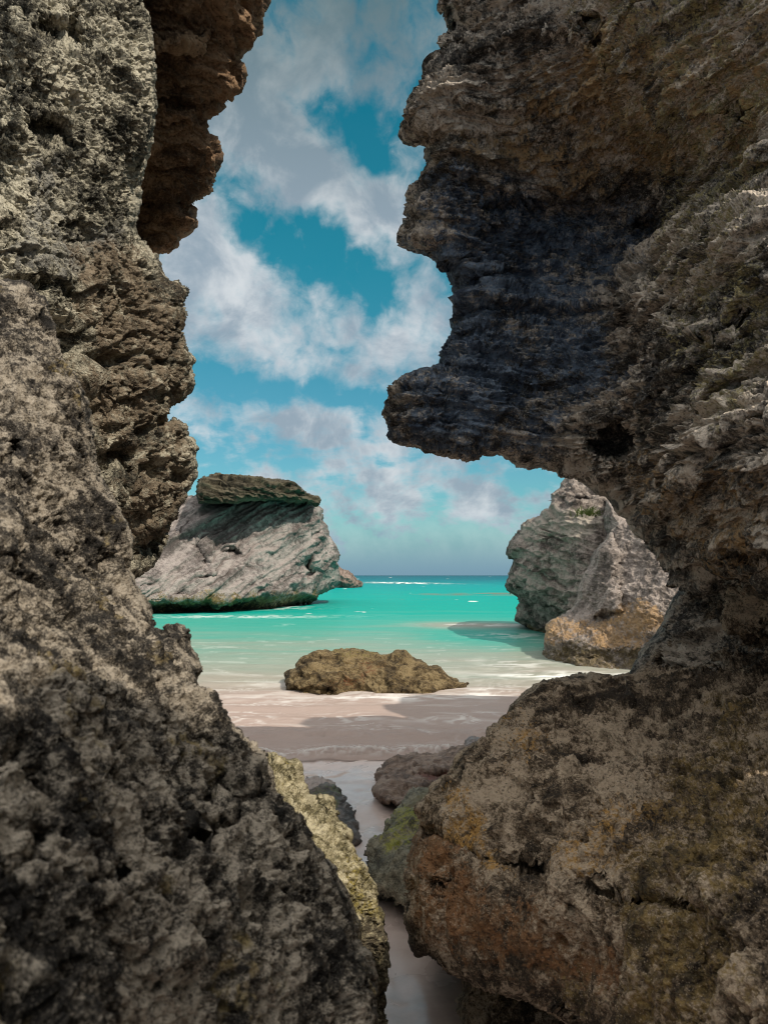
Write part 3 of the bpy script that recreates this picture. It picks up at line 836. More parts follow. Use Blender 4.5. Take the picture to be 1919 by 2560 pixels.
o = make_mesh('seaside_rock', V, F, M_r2, base_of(V), None, dict(ochre=1.0 * area(I, [(1340,1545),(1420,1535),(1500,1550),(1620,1480),(1660,1560),(1600,1622),(1500,1615),(1350,1610)], 20), tide=area(I, [(1330,1618),(1480,1612),(1600,1632),(1700,1660),(1700,1760),(1330,1760)], 14)))
tag(o, 'pinkish grey rock with a bright ochre band at its foot, in the shallows', 'rock', 'limestone rocks standing in the water')
log('ochre', V)

# ---- the low boulder in the wash
M_m1 = rock_mat('wash_boulder_rock', (0.025, 0.017, 0.008), (0.092, 0.064, 0.030), (0.20, 0.15, 0.078), s=1.2, rough=.85, bump=.6,
                stains=[('red', (0.10, 0.035, 0.014), (0.14, 0.058, 0.022), 5.0), ('olive', (0.20, 0.165, 0.055), (0.15, 0.125, 0.04), 5.0)])
wb = [(708,1690),(710,1681),(715,1673),(734,1669),(754,1642),(782,1632),(802,1623),(836,1625),(855,1620),(884,1620),(908,1625),(942,1630),(960,1637),(995,1629),(1018,1632),(1035,1649),(1070,1664),(1093,1664),(1122,1687),(1145,1701),(1172,1709),(1160,1730),(1105,1745),(1018,1750),(900,1755),(760,1750),(715,1730)]
V, F, I = relief(wb, [(720,1690,11.9),(850,1640,12.3),(850,1700,11.6),(1000,1650,12.3),(1000,1700,11.6),(1150,1710,11.9),(900,1740,11.5),(780,1660,12.0)], .45, 34, 1.3, step=1.5,
                 feats=[([(715,1676),(760,1655),(830,1668),(855,1690),(840,1722),(715,1725)], .16, 18), ([(770,1640),(850,1636),(860,1655),(800,1668),(765,1660)], -.12, 12)])
V = sculpt(V, F, I, [lambda V: .10 * fbm(V / .5, 3, 271)], [lambda V: .075 * ledges(V, .16, 273, (-.2, 0)), lambda V: .07 * ridged(warp(V, .08, .25, 8) / .34, 4, 275), lambda V: .06 * pits(V, .22, 276, .4), lambda V: .02 * cups(V, .06, 277), lambda V: .012 * fbm(V / .04, 3, 278)], (.5, 20))
o = make_mesh('boulder', V, F, M_m1, base_of(V), None, dict(red=.6 * area(I, [(880,1650),(960,1655),(950,1690),(900,1715),(800,1718),(840,1690),(890,1680)], 24), olive=.5 * area(I, [(790,1610),(960,1615),(1040,1635),(1020,1655),(940,1655),(800,1645)], 18)))
tag(o, 'low olive brown boulder with a rusty flank alone in the pale wash', 'boulder', 'limestone rocks standing in the water')
log('wash boulder', V)

# ---- rocks lying on the wet sand
M_m2 = rock_mat('mauve_slab_rock', (0.075, 0.046, 0.032), (0.18, 0.118, 0.086), (0.29, 0.215, 0.165), s=2.0, rough=.7, bump=.6, spec=.5,
                stains=[('red', (0.12, 0.04, 0.03), (0.17, 0.07, 0.05), 5.0)])
m2 = [(936,1979),(942,1945),(945,1924),(961,1909),(991,1896),(1024,1884),(1058,1879),(1092,1880),(1130,1877),(1172,1880),(1290,1895),(1290,2030),(1180,2045),(1060,2040),(1003,2024),(982,2010),(953,1996)]
V, F, I = relief(m2, [(940,1970,5.75),(1000,1900,6.6),(1000,1960,5.8),(1100,1890,6.8),(1100,1950,6.0),(1100,2010,5.5),(1250,1900,6.6),(1250,2000,5.5)], .2, 26, 1.2, step=1.8,
                 feats=[([(1030,1942),(1100,1932),(1150,1915),(1250,1900),(1250,1950),(1100,1955)], -.14, 10)])
V = displace(V, F, [lambda V, N: .05 * fbm(V / .35, 3, 281), lambda V, N: .025 * cups(V, .10, 283) + .012 * cups(V, .045, 285) + .02 * ridged(V / .2, 3, 284), lambda V, N: .004 * fbm(V / .02, 2, 286)])
o = make_mesh('flat_rock', V, F, M_m2, base_of(V), None, dict(red=area(I, [(1030,1945),(1100,1935),(1150,1915),(1250,1895),(1250,1960),(1100,1965)], 8)))
tag(o, 'flat reddish brown rock lying at the edge of the wash', 'rock', 'rocks lying on the wet sand')
M_m3 = rock_mat('mossy_rock', (0.06, 0.056, 0.042), (0.19, 0.175, 0.125), (0.33, 0.30, 0.22), s=2.5, rough=.8, bump=.7, spec=.4,
                stains=[('moss', (0.27, 0.28, 0.035), (0.42, 0.40, 0.10), 6.0), ('tan', (0.22, 0.19, 0.11), (0.17, 0.15, 0.09), 4.0)])
m3 = [(915,2173),(927,2143),(940,2114),(961,2080),(982,2046),(1012,2004),(1037,1983),(1067,1974),(1130,1966),(1230,1990),(1230,2280),(1100,2290),(1024,2262),(1008,2262),(982,2256),(953,2240),(932,2226),(919,2205)]
V, F, I = relief(m3, [(925,2170,3.9),(960,2100,4.2),(1030,2000,4.9),(1000,2150,3.8),(980,2240,3.65),(1060,2080,4.1),(1060,2200,3.5),(1150,2000,4.8),(1150,2200,3.5)], .16, 30, .8, step=2.0)
V = displace(V, F, [lambda V, N: .05 * fbm(V / .3, 3, 291), lambda V, N: .03 * ridged(V / np.array([.2, .2, .3]), 3, 292) + .02 * cups(V, .09, 293), lambda V, N: .007 * cups(V, .03, 295) + .003 * fbm(V / .015, 2, 296)])
o = make_mesh('mossy_boulder', V, F, M_m3, base_of(V), None, dict(moss=.75 * area(I, [(945,2100),(1000,2010),(1060,1990),(1110,2010),(1090,2100),(1010,2120),(950,2150)], 22), tan=area(I, [(1000,2020),(1060,1960),(1150,1960),(1150,2020),(1060,2030)], 18)))
tag(o, 'boulder with green moss on its upper side beside the brown overhanging rock', 'boulder', 'rocks lying on the wet sand')
M_m4 = rock_mat('wet_dark_rock', (0.04, 0.034, 0.03), (0.095, 0.08, 0.072), (0.18, 0.15, 0.135), s=2.2, rough=.6, bump=.6, spec=.5,
                stains=[('sandy', (0.33, 0.26, 0.225), (0.40, 0.32, 0.28), 2.0), ('moss', (0.085, 0.115, 0.025), (0.12, 0.14, 0.04), 6.0)])
m4 = [(735,1955),(750,1949),(767,1943),(796,1949),(830,1962),(847,1974),(864,2012),(889,2046),(898,2072),(908,2088),(904,2101),(890,2120),(850,2150),(700,2200),(640,2120),(660,1990)]
V, F, I = relief(m4, [(760,1950,6.1),(820,1970,5.7),(860,2030,5.2),(900,2090,4.85),(780,2020,5.2),(800,2100,4.7),(700,2050,4.8)], .18, 26, .9, step=1.8)
V = displace(V, F, [lambda V, N: .05 * fbm(V / .35, 3, 301), lambda V, N: .02 * cups(V, .1, 303) + .02 * ridged(V / .22, 3, 304), lambda V, N: .008 * cups(V, .035, 305)])
o = make_mesh('wet_boulder', V, F, M_m4, base_of(V), None, dict(sandy=area(I, [(730,1935),(800,1940),(845,1968),(800,1975),(740,1990)], 7), moss=.7 * area(I, [(780,1985),(830,1965),(855,1985),(850,2010),(800,2005)], 8)))
tag(o, 'dark wet boulder with sand on its top behind the yellowish ridge', 'boulder', 'rocks lying on the wet sand')
M_m5 = rock_mat('washed_stone', (0.10, 0.07, 0.055), (0.19, 0.14, 0.115), (0.26, 0.20, 0.17), s=3, rough=.35, bump=.4, spec=.6)
V, F, I = relief([(1158,1868),(1164,1852),(1176,1844),(1190,1846),(1206,1850),(1220,1860),(1245,1885),(1220,1895),(1180,1890),(1160,1884)], [(1165,1865,7.45),(1220,1865,7.4),(1190,1850,7.5),(1190,1885,7.3)], .12, 16, .3, step=1.5)
V = displace(V, F, [lambda V, N: .03 * fbm(V / .14, 3, 311) + .01 * ridged(V / .06, 3, 312)])
o = make_mesh('small_rock', V, F, M_m5, base_of(V))
tag(o, 'small smooth brown rock washed over by the breaking ripple', 'rock', 'rocks lying on the wet sand')
log('sand rocks', V)

# ---- left cliff: sunlit pitted face, with the brown overhang behind it
M_l2 = rock_mat('sunlit_karst', (0.030, 0.028, 0.022), (0.185, 0.170, 0.128), (0.46, 0.425, 0.33), s=1.4, rough=.95, contrast=1.25, bump=.7,
                stains=[('grey', (0.14, 0.135, 0.12), (0.25, 0.24, 0.21), 4.0), ('brown', (0.095, 0.072, 0.048), (0.21, 0.165, 0.115), 4.0)])
cl = [(353,0),(371,46),(376,104),(385,162),(382,232),(391,278),(385,324),(368,394),(350,440),(342,492),(336,579),(347,605),(371,622),(391,637),(405,666),(414,692),(426,701),(446,698),(463,715),(476,727),(466,744),(460,770),(463,787),(452,811),(443,834),(454,857),(463,880),(481,900),(472,915),(475,935),(481,951),(479,968),(467,982),(448,999),(424,1016),(416,1044),(418,1060),(437,1048),(456,1052),(467,1067),(469,1090),(486,1101),(489,1120),(486,1153),(488,1187),(477,1221),(464,1255),(443,1284),(441,1301),(426,1322),(416,1356),(401,1381),(380,1411),(363,1426),(334,1440),(300,1500),(255,1600),(270,1750),(330,2000),(360,2450),(-700,2650),(-900,1650),(-800,900),(-700,-320),(-200,-420),(200,-400),(330,-330),(350,-150)]
V, F, I = relief(cl, [(30,100,2.9),(200,100,3.2),(350,100,3.5),(0,500,2.75),(200,500,3.2),(330,500,3.55),(100,850,2.8),(300,850,3.3),(450,850,3.8),(200,1100,3.0),(350,1150,3.4),(470,1150,3.8),(320,1400,3.5),(-250,500,2.3),(-250,1100,2.2),(-200,-250,2.9),(250,-250,3.5),(100,1500,3.0),(200,2000,3.2),(0,2400,2.8),(-400,1700,2.2),(-500,2400,2.1),(-700,800,1.9)],
                 .3, 60, 1.6, step=2.2,
                 feats=[([(323,1348),(350,1325),(400,1300),(436,1292),(425,1330),(405,1368),(372,1394),(325,1402)], -.32, 22), ([(249,1170),(290,1160),(325,1168),(318,1200),(280,1212)], -.2, 18),
                        ([(-450,-450),(10,-450),(40,120),(30,420),(-10,540),(-450,540)], -.2, 60), ([(450,865),(485,905),(470,975),(430,1010),(405,985),(425,920)], -.12, 16),
                        ([(360,345),(385,330),(345,520),(300,470),(330,400)], -.18, 25), ([(60,60),(110,45),(200,60),(215,120),(150,130),(80,110)], -.16, 25), ([(60,300),(130,290),(175,320),(170,360),(80,345)], -.14, 22),
                        ([(190,1060),(225,1010),(245,960),(235,1050),(215,1100)], -.2, 20)])
diag = lambda V: sst(V[:, 2], 1.9, 2.6)
def l2_slots(V):     # lower half: beds dipping down to the left, with slots eaten out between them
    P = warp(V, .05, .4, 331)
    zz = P[:, 2] - .66 * P[:, 0] - .2 * P[:, 1]
    n = perlin(np.stack([P[:, 0] / .9, P[:, 1] / .9, zz / .15], 1), 333)
    n2 = perlin(np.stack([P[:, 0] / .5, P[:, 1] / .5, zz / .06], 1), 334)
    slot = sst(-n, .16, .34) * sst(fbm(V / .3, 2, 335), -.30, .15) + .4 * sst(-n2, .2, .4) * sst(fbm(V / .25, 2, 336), -.2, .25)
    return (-.11 * slot + .05 * ledges(V, .13, 338, (.66, .2), .3, .8)) * sst(V[:, 2], 3.15, 2.8)
V = sculpt(V, F, I, [lambda V: .07 * fbm(V / .45, 3, 341) + .035 * ridged(warp(V, .06, .3, 342) / .25, 3, 343)],
           [l2_slots, lambda V: .012 * cups(V, .09, 344), lambda V: .018 * comb(V, .06, 340) * sst(fbm(V / .3, 2, 339), -.4, .3), lambda V: .010 * comb(V, .03, 345), lambda V: .05 * pits(V, .13, 346, .35, .42), lambda V: .032 * pits(V, .06, 347, .55, .44, soft=.2),
            lambda V: .013 * pits(V, .028, 348, .55, .45, soft=.2), lambda V: .016 * ridged(V / .06, 4, 349), lambda V: .004 * fbm(V / .012, 2, 350)])
base = np.array([-1.5, 3.4, 0.0])
cliffL = empty('limestone_cliff', base)
tag(cliffL, 'tall sunlit pitted limestone cliff on the left, brown overhang behind it', 'cliff', 'limestone cliffs framing the view')
make_mesh('cliff_face', V, F, M_l2, base, cliffL, dict(grey=.8 * area(I, [(60,400),(200,380),(190,560),(330,520),(300,640),(150,700),(20,680)], 40), brown=.85 * area(I, [(200,600),(420,640),(500,800),(500,1250),(300,1450),(180,1000)], 60)))['label'] = 'sunlit greenish grey face full of pits'
log('cliff L', V)
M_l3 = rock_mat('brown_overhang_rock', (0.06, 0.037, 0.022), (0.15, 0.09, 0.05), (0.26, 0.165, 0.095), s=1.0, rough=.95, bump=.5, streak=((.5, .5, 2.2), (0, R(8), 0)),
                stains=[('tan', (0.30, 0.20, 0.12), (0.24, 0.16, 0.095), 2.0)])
oh = [(657,0),(643,35),(634,72),(620,107),(599,119),(596,133),(582,148),(589,162),(599,179),(602,214),(593,226),(570,237),(544,248),(553,261),(550,284),(536,290),(515,296),(515,318),(524,342),(538,344),(543,365),(538,405),(528,440),(518,475),(504,489),(478,498),(463,512),(478,524),(489,560),(469,576),(446,588),(443,611),(431,620),(414,622),(405,625),(394,631),(370,640),(300,640),(230,500),(230,-350),(400,-420),(600,-380),(690,-200),(670,-60)]
V, F, I = relief(oh, [(450,0,4.35),(620,0,4.75),(450,300,4.8),(560,200,4.9),(450,550,5.3),(350,620,5.3),(520,400,5.1),(330,300,4.7),(500,-250,3.95),(330,0,4.2),(280,500,5.1)], .35, 45, 1.8, step=2.2,
                 feats=[([(380,90),(460,95),(520,80),(500,115),(420,125),(370,120)], .14, 15), ([(350,500),(470,500),(480,515),(360,520)], -.15, 12), ([(560,235),(480,250),(400,255),(400,270),(500,270),(560,255)], -.12, 10)])
V = sculpt(V, F, I, [lambda V: .09 * fbm(V / .6, 3, 351), lambda V: strata(.22, 353, .07, (.15, 0), .3)(V, 0)],
           [lambda V: .085 * ledges(V, .16, 355, (.15, 0)), lambda V: .04 * ledges(V, .06, 356, (.15, 0)), lambda V: .03 * cups(V, .11, 357, (1.3, 1.3, .8)), lambda V: .025 * ridged(V / np.array([.2, .2, .13]), 3, 358), lambda V: .008 * lace(V, .05, 359, (1.2, 1.2, .8)), lambda V: .012 * ridged(V / np.array([.09, .09, .04]), 3, 361), lambda V: .008 * fbm(V / .02, 2, 360)], (.9, 25))
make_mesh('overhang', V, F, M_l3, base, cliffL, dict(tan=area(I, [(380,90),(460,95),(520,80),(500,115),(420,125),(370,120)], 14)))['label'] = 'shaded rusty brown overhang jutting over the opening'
log('overhang', V)

# ---- yellow sunlit ridge low in the gap
M_l4 = rock_mat('yellow_ridge_rock', (0.05, 0.042, 0.02), (0.23, 0.20, 0.115), (0.46, 0.41, 0.28), s=4.0, rough=.95, bump=.7,
                stains=[('yellow', (0.30, 0.24, 0.06), (0.22, 0.18, 0.06), 9.0), ('dark', (0.05, 0.042, 0.03), (0.10, 0.08, 0.05), 8.0)])  # 'dark': dark brown lower end, its weaker light painted in as well
rg = [(660,1884),(670,1881),(691,1884),(706,1907),(718,1915),(733,1907),(746,1920),(752,1953),(758,1970),(775,1987),(788,1996),(813,1991),(830,1996),(832,2012),(845,2025),(847,2050),(856,2059),(858,2076),(872,2084),(875,2105),(894,2139),(915,2152),(917,2177),(919,2202),(936,2221),(936,2245),(942,2266),(944,2312),(953,2359),(955,2409),(961,2456),(953,2481),(951,2523),(959,2560),(965,2700),(960,2850),(600,2850),(560,2300),(600,2000)]
V, F, I = relief(rg, [(680,1890,2.7),(760,1980,2.55),(840,2060,2.4),(910,2180,2.25),(940,2300,2.2),(955,2500,2.15),(700,2000,2.4),(780,2150,2.15),(850,2300,2.05),(880,2500,2.0),(650,2300,1.95),(700,2800,1.8),(940,2800,2.0)], .16, 45, .3, step=2.0, jag=1.4)
V = sculpt(V, F, I, [lambda V: .045 * fbm(V / .25, 3, 371) + .02 * ridged(V / .12, 3, 372)],
           [lambda V: .010 * cups(V, .05, 373, (1, 1, 1.2)), lambda V: .016 * comb(V, .026, 374), lambda V: .009 * comb(V, .013, 379), lambda V: .028 * pits(V, .07, 375, .4, .44), lambda V: .011 * pits(V, .026, 376, .5, .45, soft=.2), lambda V: .012 * ridged(V / .035, 4, 377)], (.7, 25))
o = make_mesh('rock_ridge', V, F, M_l4, base_of(V), None, dict(yellow=.7 * area(I, [(840,2120),(900,2140),(950,2250),(950,2310),(880,2300)], 25) + .45 * area(I, [(660,1880),(720,1900),(740,1960),(690,1960)], 15), dark=area(I, [(880,2300),(960,2290),(975,2600),(880,2600)], 30)))
tag(o, 'sunlit yellowish jagged rock ridge sloping down into the sandy gap', 'rock', 'rocks crowding the foreground')
log('ridge', V)

# ---- blurred near rock, lower left
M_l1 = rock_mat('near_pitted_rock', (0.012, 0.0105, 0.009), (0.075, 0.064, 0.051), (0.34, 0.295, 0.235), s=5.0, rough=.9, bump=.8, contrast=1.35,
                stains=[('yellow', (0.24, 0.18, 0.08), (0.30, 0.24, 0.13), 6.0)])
nr = [(-450,640),(0,700),(70,712),(116,747),(139,810),(160,880),(190,960),(215,1020),(232,1080),(235,1150),(250,1190),(283,1237),(312,1310),(323,1343),(323,1390),(310,1419),(329,1445),(346,1491),(380,1533),(388,1567),(405,1584),(422,1571),(443,1563),(469,1580),(471,1609),(490,1643),(509,1677),(502,1690),(505,1708),(532,1722),(559,1747),(567,1769),(583,1796),(594,1817),(613,1828),(635,1850),(659,1872),(668,1888),(676,1920),(689,1969),(706,2013),(727,2040),(760,2078),(776,2116),(803,2148),(834,2185),(855,2225),(876,2265),(890,2311),(898,2359),(927,2392),(936,2443),(934,2502),(940,2560),(960,2700),(950,3000),(-450,3000)]
V, F, I = relief(nr, [(60,760,1.5),(100,1000,1.3),(200,1250,1.25),(310,1500,1.2),(450,1620,1.18),(640,1950,1.1),(840,2300,.98),(920,2560,.92),(0,1300,.95),(200,1700,.86),(0,1700,.72),(0,2200,.55),(300,2100,.72),(500,2300,.76),(200,2560,.55),(600,2560,.74),(-300,1500,.75),(-300,2400,.45),(400,1750,1.0),(300,2900,.55),(-200,900,1.2),(800,2900,.8)],
                 .13, 80, .45, step=2.5,
                 feats=[([(560,1985),(600,1965),(650,1975),(660,2010),(640,2060),(600,2070),(520,2110),(450,2110),(480,2060),(560,2040)], -.09, 22), ([(85,1880),(120,1860),(140,1900),(130,1970),(80,1980)], -.1, 22),
                        ([(150,2000),(180,1990),(120,2110),(40,2200),(0,2200),(60,2130)], -.06, 20), ([(200,2200),(260,2160),(330,2170),(300,2210),(210,2230)], -.06, 18), ([(815,2485),(850,2480),(860,2540),(830,2560)], -.06, 14), ([(30,1100),(60,1105),(55,1130),(20,1140)], -.06, 12)])
V = sculpt(V, F, I, [lambda V: .035 * fbm(V / .2, 3, 381) + .014 * ridged(warp(V, .03, .1, 382) / .09, 3, 384)],
           [lambda V: .009 * cups(warp(V, .01, .03, 385), .036, 385), lambda V: .007 * comb(V, .022, 386), lambda V: .042 * pits(V, .075, 387, .42, .44, (1, 1, 1.2)), lambda V: .015 * pits(V, .025, 388, .6, .46, soft=.2), lambda V: .006 * pits(V, .012, 390, .55, .45, soft=.2), lambda V: .008 * ridged(V / .03, 4, 389)], (.5, 40))
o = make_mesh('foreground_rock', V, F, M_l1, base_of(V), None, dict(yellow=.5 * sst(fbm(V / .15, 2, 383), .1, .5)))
tag(o, 'out of focus spongy rock filling the lower left corner', 'rock', 'rocks crowding the foreground')
log('near', V)

# ---- right cliff
SHADE_CASTERS = [(1.75, .3, .95, 1.2, 3.5), (1.95, -1.0, 1.1, 1.1, 4.95), (3.3, 3.0, 1.5, 2.4, 6.9), (4.8, 6.8, 1.5, 2.3, 6.7), (3.75, 5.3, 1.0, 1.6, 7.0)]  # unseen rock masses added to block the sun, out of view
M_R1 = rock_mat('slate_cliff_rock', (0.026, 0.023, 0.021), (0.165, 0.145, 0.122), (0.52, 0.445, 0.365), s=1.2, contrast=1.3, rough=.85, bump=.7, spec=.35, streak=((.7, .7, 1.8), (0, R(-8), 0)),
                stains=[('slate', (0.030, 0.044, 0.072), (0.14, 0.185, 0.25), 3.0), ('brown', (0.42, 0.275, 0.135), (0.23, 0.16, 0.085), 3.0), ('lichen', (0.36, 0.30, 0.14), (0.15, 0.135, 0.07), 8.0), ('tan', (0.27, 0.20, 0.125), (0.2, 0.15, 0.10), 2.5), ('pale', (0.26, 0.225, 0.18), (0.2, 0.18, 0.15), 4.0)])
rc = [(1582,1679),(1570,1690),(1600,1850),(2450,1850),(2600,1200),(2700,-400),(2300,-700),(1900,-560),(1500,-300),(1250,-260),(1130,-150),(1105,-50),(1112,0),(1115,17),(1127,29),(1127,46),(1143,61),(1127,87),(1103,104),(1104,116),(1127,122),(1144,122),(1118,139),(1092,156),(1069,179),(1072,203),(1040,243),(1031,272),(1026,301),(1016,330),(1017,346),(1063,345),(1091,340),(1082,359),(1078,405),(1069,440),(1060,463),(1030,489),(1034,510),(1023,524),(1037,538),(1014,562),(1002,596),(1005,611),(1040,622),(1081,628),(1066,637),(1089,643),(1101,663),(1121,672),(1133,701),(1144,731),(1176,732),(1156,764),(1162,793),(1147,811),(1150,828),(1130,851),(1121,880),(1110,903),(1118,922),(1078,929),(1041,938),(1017,947),(986,966),(977,991),(968,1009),(965,1046),(973,1064),(974,1083),(998,1101),(1041,1110),(1072,1120),(1115,1126),(1158,1138),(1183,1137),(1207,1131),(1241,1132),(1269,1144),(1293,1160),(1330,1163),(1355,1169),(1392,1181),(1410,1193),(1453,1199),(1490,1224),(1521,1230),(1551,1267),(1576,1292),(1595,1322),(1631,1353),(1662,1396),(1693,1427),(1717,1451),(1693,1476),(1668,1531),(1662,1568),(1625,1605),(1588,1654)]
butt = [(1657,495),(1662,550),(1657,585),(1619,614),(1573,643),(1544,689),(1541,735),(1561,782),(1596,850),(1590,950),(1605,1080),(1690,1280),(1780,1400),(2400,1420),(2400,150),(1800,300)]
V, F, I = relief(rc, [(1000,1040,4.0),(1200,1020,4.1),(1400,1050,4.05),(1560,1180,3.7),(1700,1200,2.9),(1900,1150,2.3),(2300,1200,1.9),(1050,600,4.4),(1250,620,4.55),(1450,600,4.65),(1600,560,4.4),(1800,600,3.1),(1950,600,2.6),(2400,600,2.2),
                      (1150,200,4.2),(1350,200,4.0),(1550,200,3.6),(1750,200,3.1),(1950,200,2.7),(1200,-250,4.2),(1500,-300,3.7),(1950,-450,2.7),(2400,-300,2.3),(1180,850,4.3),(1400,850,4.3),(1700,850,3.1),
                      (1690,1330,3.3),(1850,1350,2.7),(1720,1500,3.7),(1850,1560,3.1),(1620,1650,3.8),(1800,1750,3.1),(2200,1700,2.4)],
                 .45, 70, 1.5, step=2.0, rb=200,
                 feats=[(butt, .42, 75, (420, 640)), ([(1470,1110),(1500,1080),(1550,1064),(1588,1080),(1598,1108),(1584,1136),(1550,1152),(1510,1140)], -.36, 24),
                        ([(1560,560),(1640,520),(1662,545),(1650,590),(1600,610)], -.35, 35), ([(1640,1440),(1700,1450),(1780,1440),(1920,1560),(1920,1640),(1780,1560)], -.2, 40),
                        ([(1100,345),(1200,325),(1300,330),(1300,350),(1100,362)], -.14, 14),
                        ([(1470,70),(1500,60),(1530,90),(1515,120),(1480,110)], -.25, 20), ([(1820,270),(1870,250),(1900,290),(1850,310)], -.2, 20), ([(1180,510),(1280,500),(1300,520),(1200,535)], -.12, 12),
                        ([(1660,760),(1740,765),(1740,800),(1670,790)], -.14, 18), ([(1800,780),(1850,790),(1840,830),(1790,815)], -.14, 18)])
def r1_beds(V):
    k = sst(V[:, 0], 1.9, .9)
    P = warp(V, .07, .45, 391)
    zz = P[:, 2] + .10 * P[:, 0]
    return (.15 + .85 * k) * .11 * ledges(V, .24, 393, (-.12, 0), .4, .6)
def r1_fine(V):
    k = sst(V[:, 0] + .2 * fbm(V / .6, 2, 390), 2.0, 1.0)          # beds and alveoles on the beak, grittier towards the near side
    tl = (-.10, 0)
    bed = .075 * ledges(V, .088, 395, tl, .3, .75, 9) + .038 * ledges(V, .037, 392, tl, .3, .7, 9)
    z = sst(fbm(V / .45, 3, 398), -.35, .25)
    alv = .030 * comb(V, .052, 383, (2.0, 2.0, .75)) + .016 * comb(V, .028, 384, (1.7, 1.7, .8)) + .05 * pits(V, .085, 403, .38, .42, (2.0, 2.0, .7)) + .02 * pits(V, .036, 400, .5, .44, (1.6, 1.6, .7), .2)
    z2 = sst(fbm(V / .4, 3, 385), -.3, .25)
    near = .036 * ledges(V, .075, 388, (-.28, 0), .5, .9) + .020 * ledges(V, .030, 389, (-.28, 0), .5, .9) + z2 * (.018 * comb(V, .05, 386, (1.4, 1.4, .9)) + .010 * comb(V, .024, 387)) + .05 * pits(V, .12, 406, .26, .40, (1.5, 1.5, .8)) + .018 * pits(V, .036, 408, .5, .44, (1.3, 1.3, .8), .2) + .006 * ridged(V / .022, 3, 410)
    return k * (bed + z * alv) + (1 - k) * near
V = sculpt(V, F, I, [lambda V: .11 * fbm(V / .8, 3, 405), r1_beds, lambda V: .025 * ridged(warp(V, .08, .25, 8) / .3, 3, 407)], [r1_fine, lambda V: .007 * fbm(V / .03, 3, 409), lambda V: .004 * fbm(V / .012, 2, 411)], (.5, 45))
base = np.array([2.0, 3.8, 0.0])
cliffR = empty('limestone_cliff', base)
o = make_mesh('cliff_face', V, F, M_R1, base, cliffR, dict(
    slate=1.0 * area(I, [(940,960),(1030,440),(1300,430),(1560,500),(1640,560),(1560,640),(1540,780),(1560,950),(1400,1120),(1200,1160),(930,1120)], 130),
    brown=.8 * area(I, [(1090,330),(1300,250),(1450,20),(1940,-20),(1940,420),(1660,480),(1500,500),(1300,420),(1100,420)], 90) + .55 * area(I, [(1250,1110),(1500,1140),(1600,1250),(1700,1330),(1950,1450),(1950,1250),(1650,1100)], 60),
    lichen=.6 * area(I, [(1450,-50),(1960,-50),(1960,1100),(1700,1050),(1620,700),(1680,480),(1500,300)], 70),
    tan=.6 * area(I, [(1026,335),(1030,290),(1100,245),(1230,232),(1255,268),(1180,310),(1060,345)], 18) + .5 * area(I, [(1060,430),(1090,350),(1250,350),(1380,380),(1250,430)], 30),
    pale=.75 * area(I, [(1545,690),(1580,640),(1660,590),(1655,650),(1590,720),(1640,800),(1590,800)], 22) + .6 * area(I, [(1015,1000),(1045,985),(1045,1020),(1010,1045)], 9)))
tag(cliffR, 'dark slate and brown cliff on the right with a beak-shaped overhang', 'cliff', 'limestone cliffs framing the view')
def shade_caster(cx, cy, rx, ry, top, seed):
    """an unseen rounded mass from the sand up, added to cast shade on the rocks and beach"""
    nu, nv = 120, 90
    a = np.linspace(0, 2 * np.pi, nu, endpoint=False); t = np.linspace(0, 1, nv)
    A, T_ = np.meshgrid(a, t)
    r = np.sqrt(np.clip(1 - T_ ** 3.0, 0, 1)) * .98 + .02
    V = np.stack([cx + rx * r * np.cos(A), cy + ry * r * np.sin(A), top * T_ - .2], -1).reshape(-1, 3)
    j, i = np.meshgrid(np.arange(nv - 1), np.arange(nu), indexing='ij')
    F = np.stack([j * nu + i, j * nu + (i + 1) % nu, (j + 1) * nu + (i + 1) % nu, (j + 1) * nu + i], -1).reshape(-1, 4)
    V = V + normals(V, F) * (.25 * fbm(V / .9, 4, seed) + .08 * ridged(V / .3, 3, seed + 3))[:, None]
    return V, F
for k, sh_ in enumerate(SHADE_CASTERS):
    V, F = shade_caster(*sh_, 441 + 7 * k)
    zz = np.zeros(len(V))
    make_mesh('cliff_shade_caster', V, F, M_R1, base, cliffR, dict(slate=zz, brown=zz + .4, lichen=zz + .4, tan=zz, pale=zz))
log('cliff R', V)

# ---- brown overhanging rock, lower right
M_R2 = rock_mat('brown_boulder_rock', (0.026, 0.018, 0.011), (0.140, 0.100, 0.064), (0.40, 0.315, 0.225), s=1.8, contrast=1.25, rough=.85, bump=.7, spec=.35,
                stains=[('rust', (0.235, 0.115, 0.050), (0.15, 0.085, 0.042), 6.0), ('ochre', (0.46, 0.26, 0.075), (0.33, 0.19, 0.06), 9.0), ('weed', (0.055, 0.040, 0.018), (0.23, 0.155, 0.055), 9.0)])
rb_ = [(2450,1380),(1960,1420),(1860,1450),(1780,1500),(1715,1560),(1665,1610),(1622,1650),(1582,1683),(1538,1681),(1504,1684),(1469,1687),(1452,1687),(1423,1698),(1388,1701),(1359,1716),(1336,1733),(1307,1753),(1284,1771),(1275,1791),(1249,1808),(1223,1823),(1220,1854),(1191,1875),(1162,1889),(1148,1901),(1145,1924),(1128,1947),(1093,1959),(1079,1976),(1076,1999),(1047,2011),(1041,2022),(1053,2045),(1047,2074),(1029,2115),(1018,2149),(1021,2167),(1011,2178),(1017,2213),(1015,2254),(1013,2294),(1025,2329),(1029,2358),(1044,2378),(1076,2384),(1105,2404),(1134,2427),(1157,2442),(1220,2466),(1284,2491),(1340,2512),(1394,2531),(1434,2560),(1500,2640),(1700,2800),(2450,2800)]
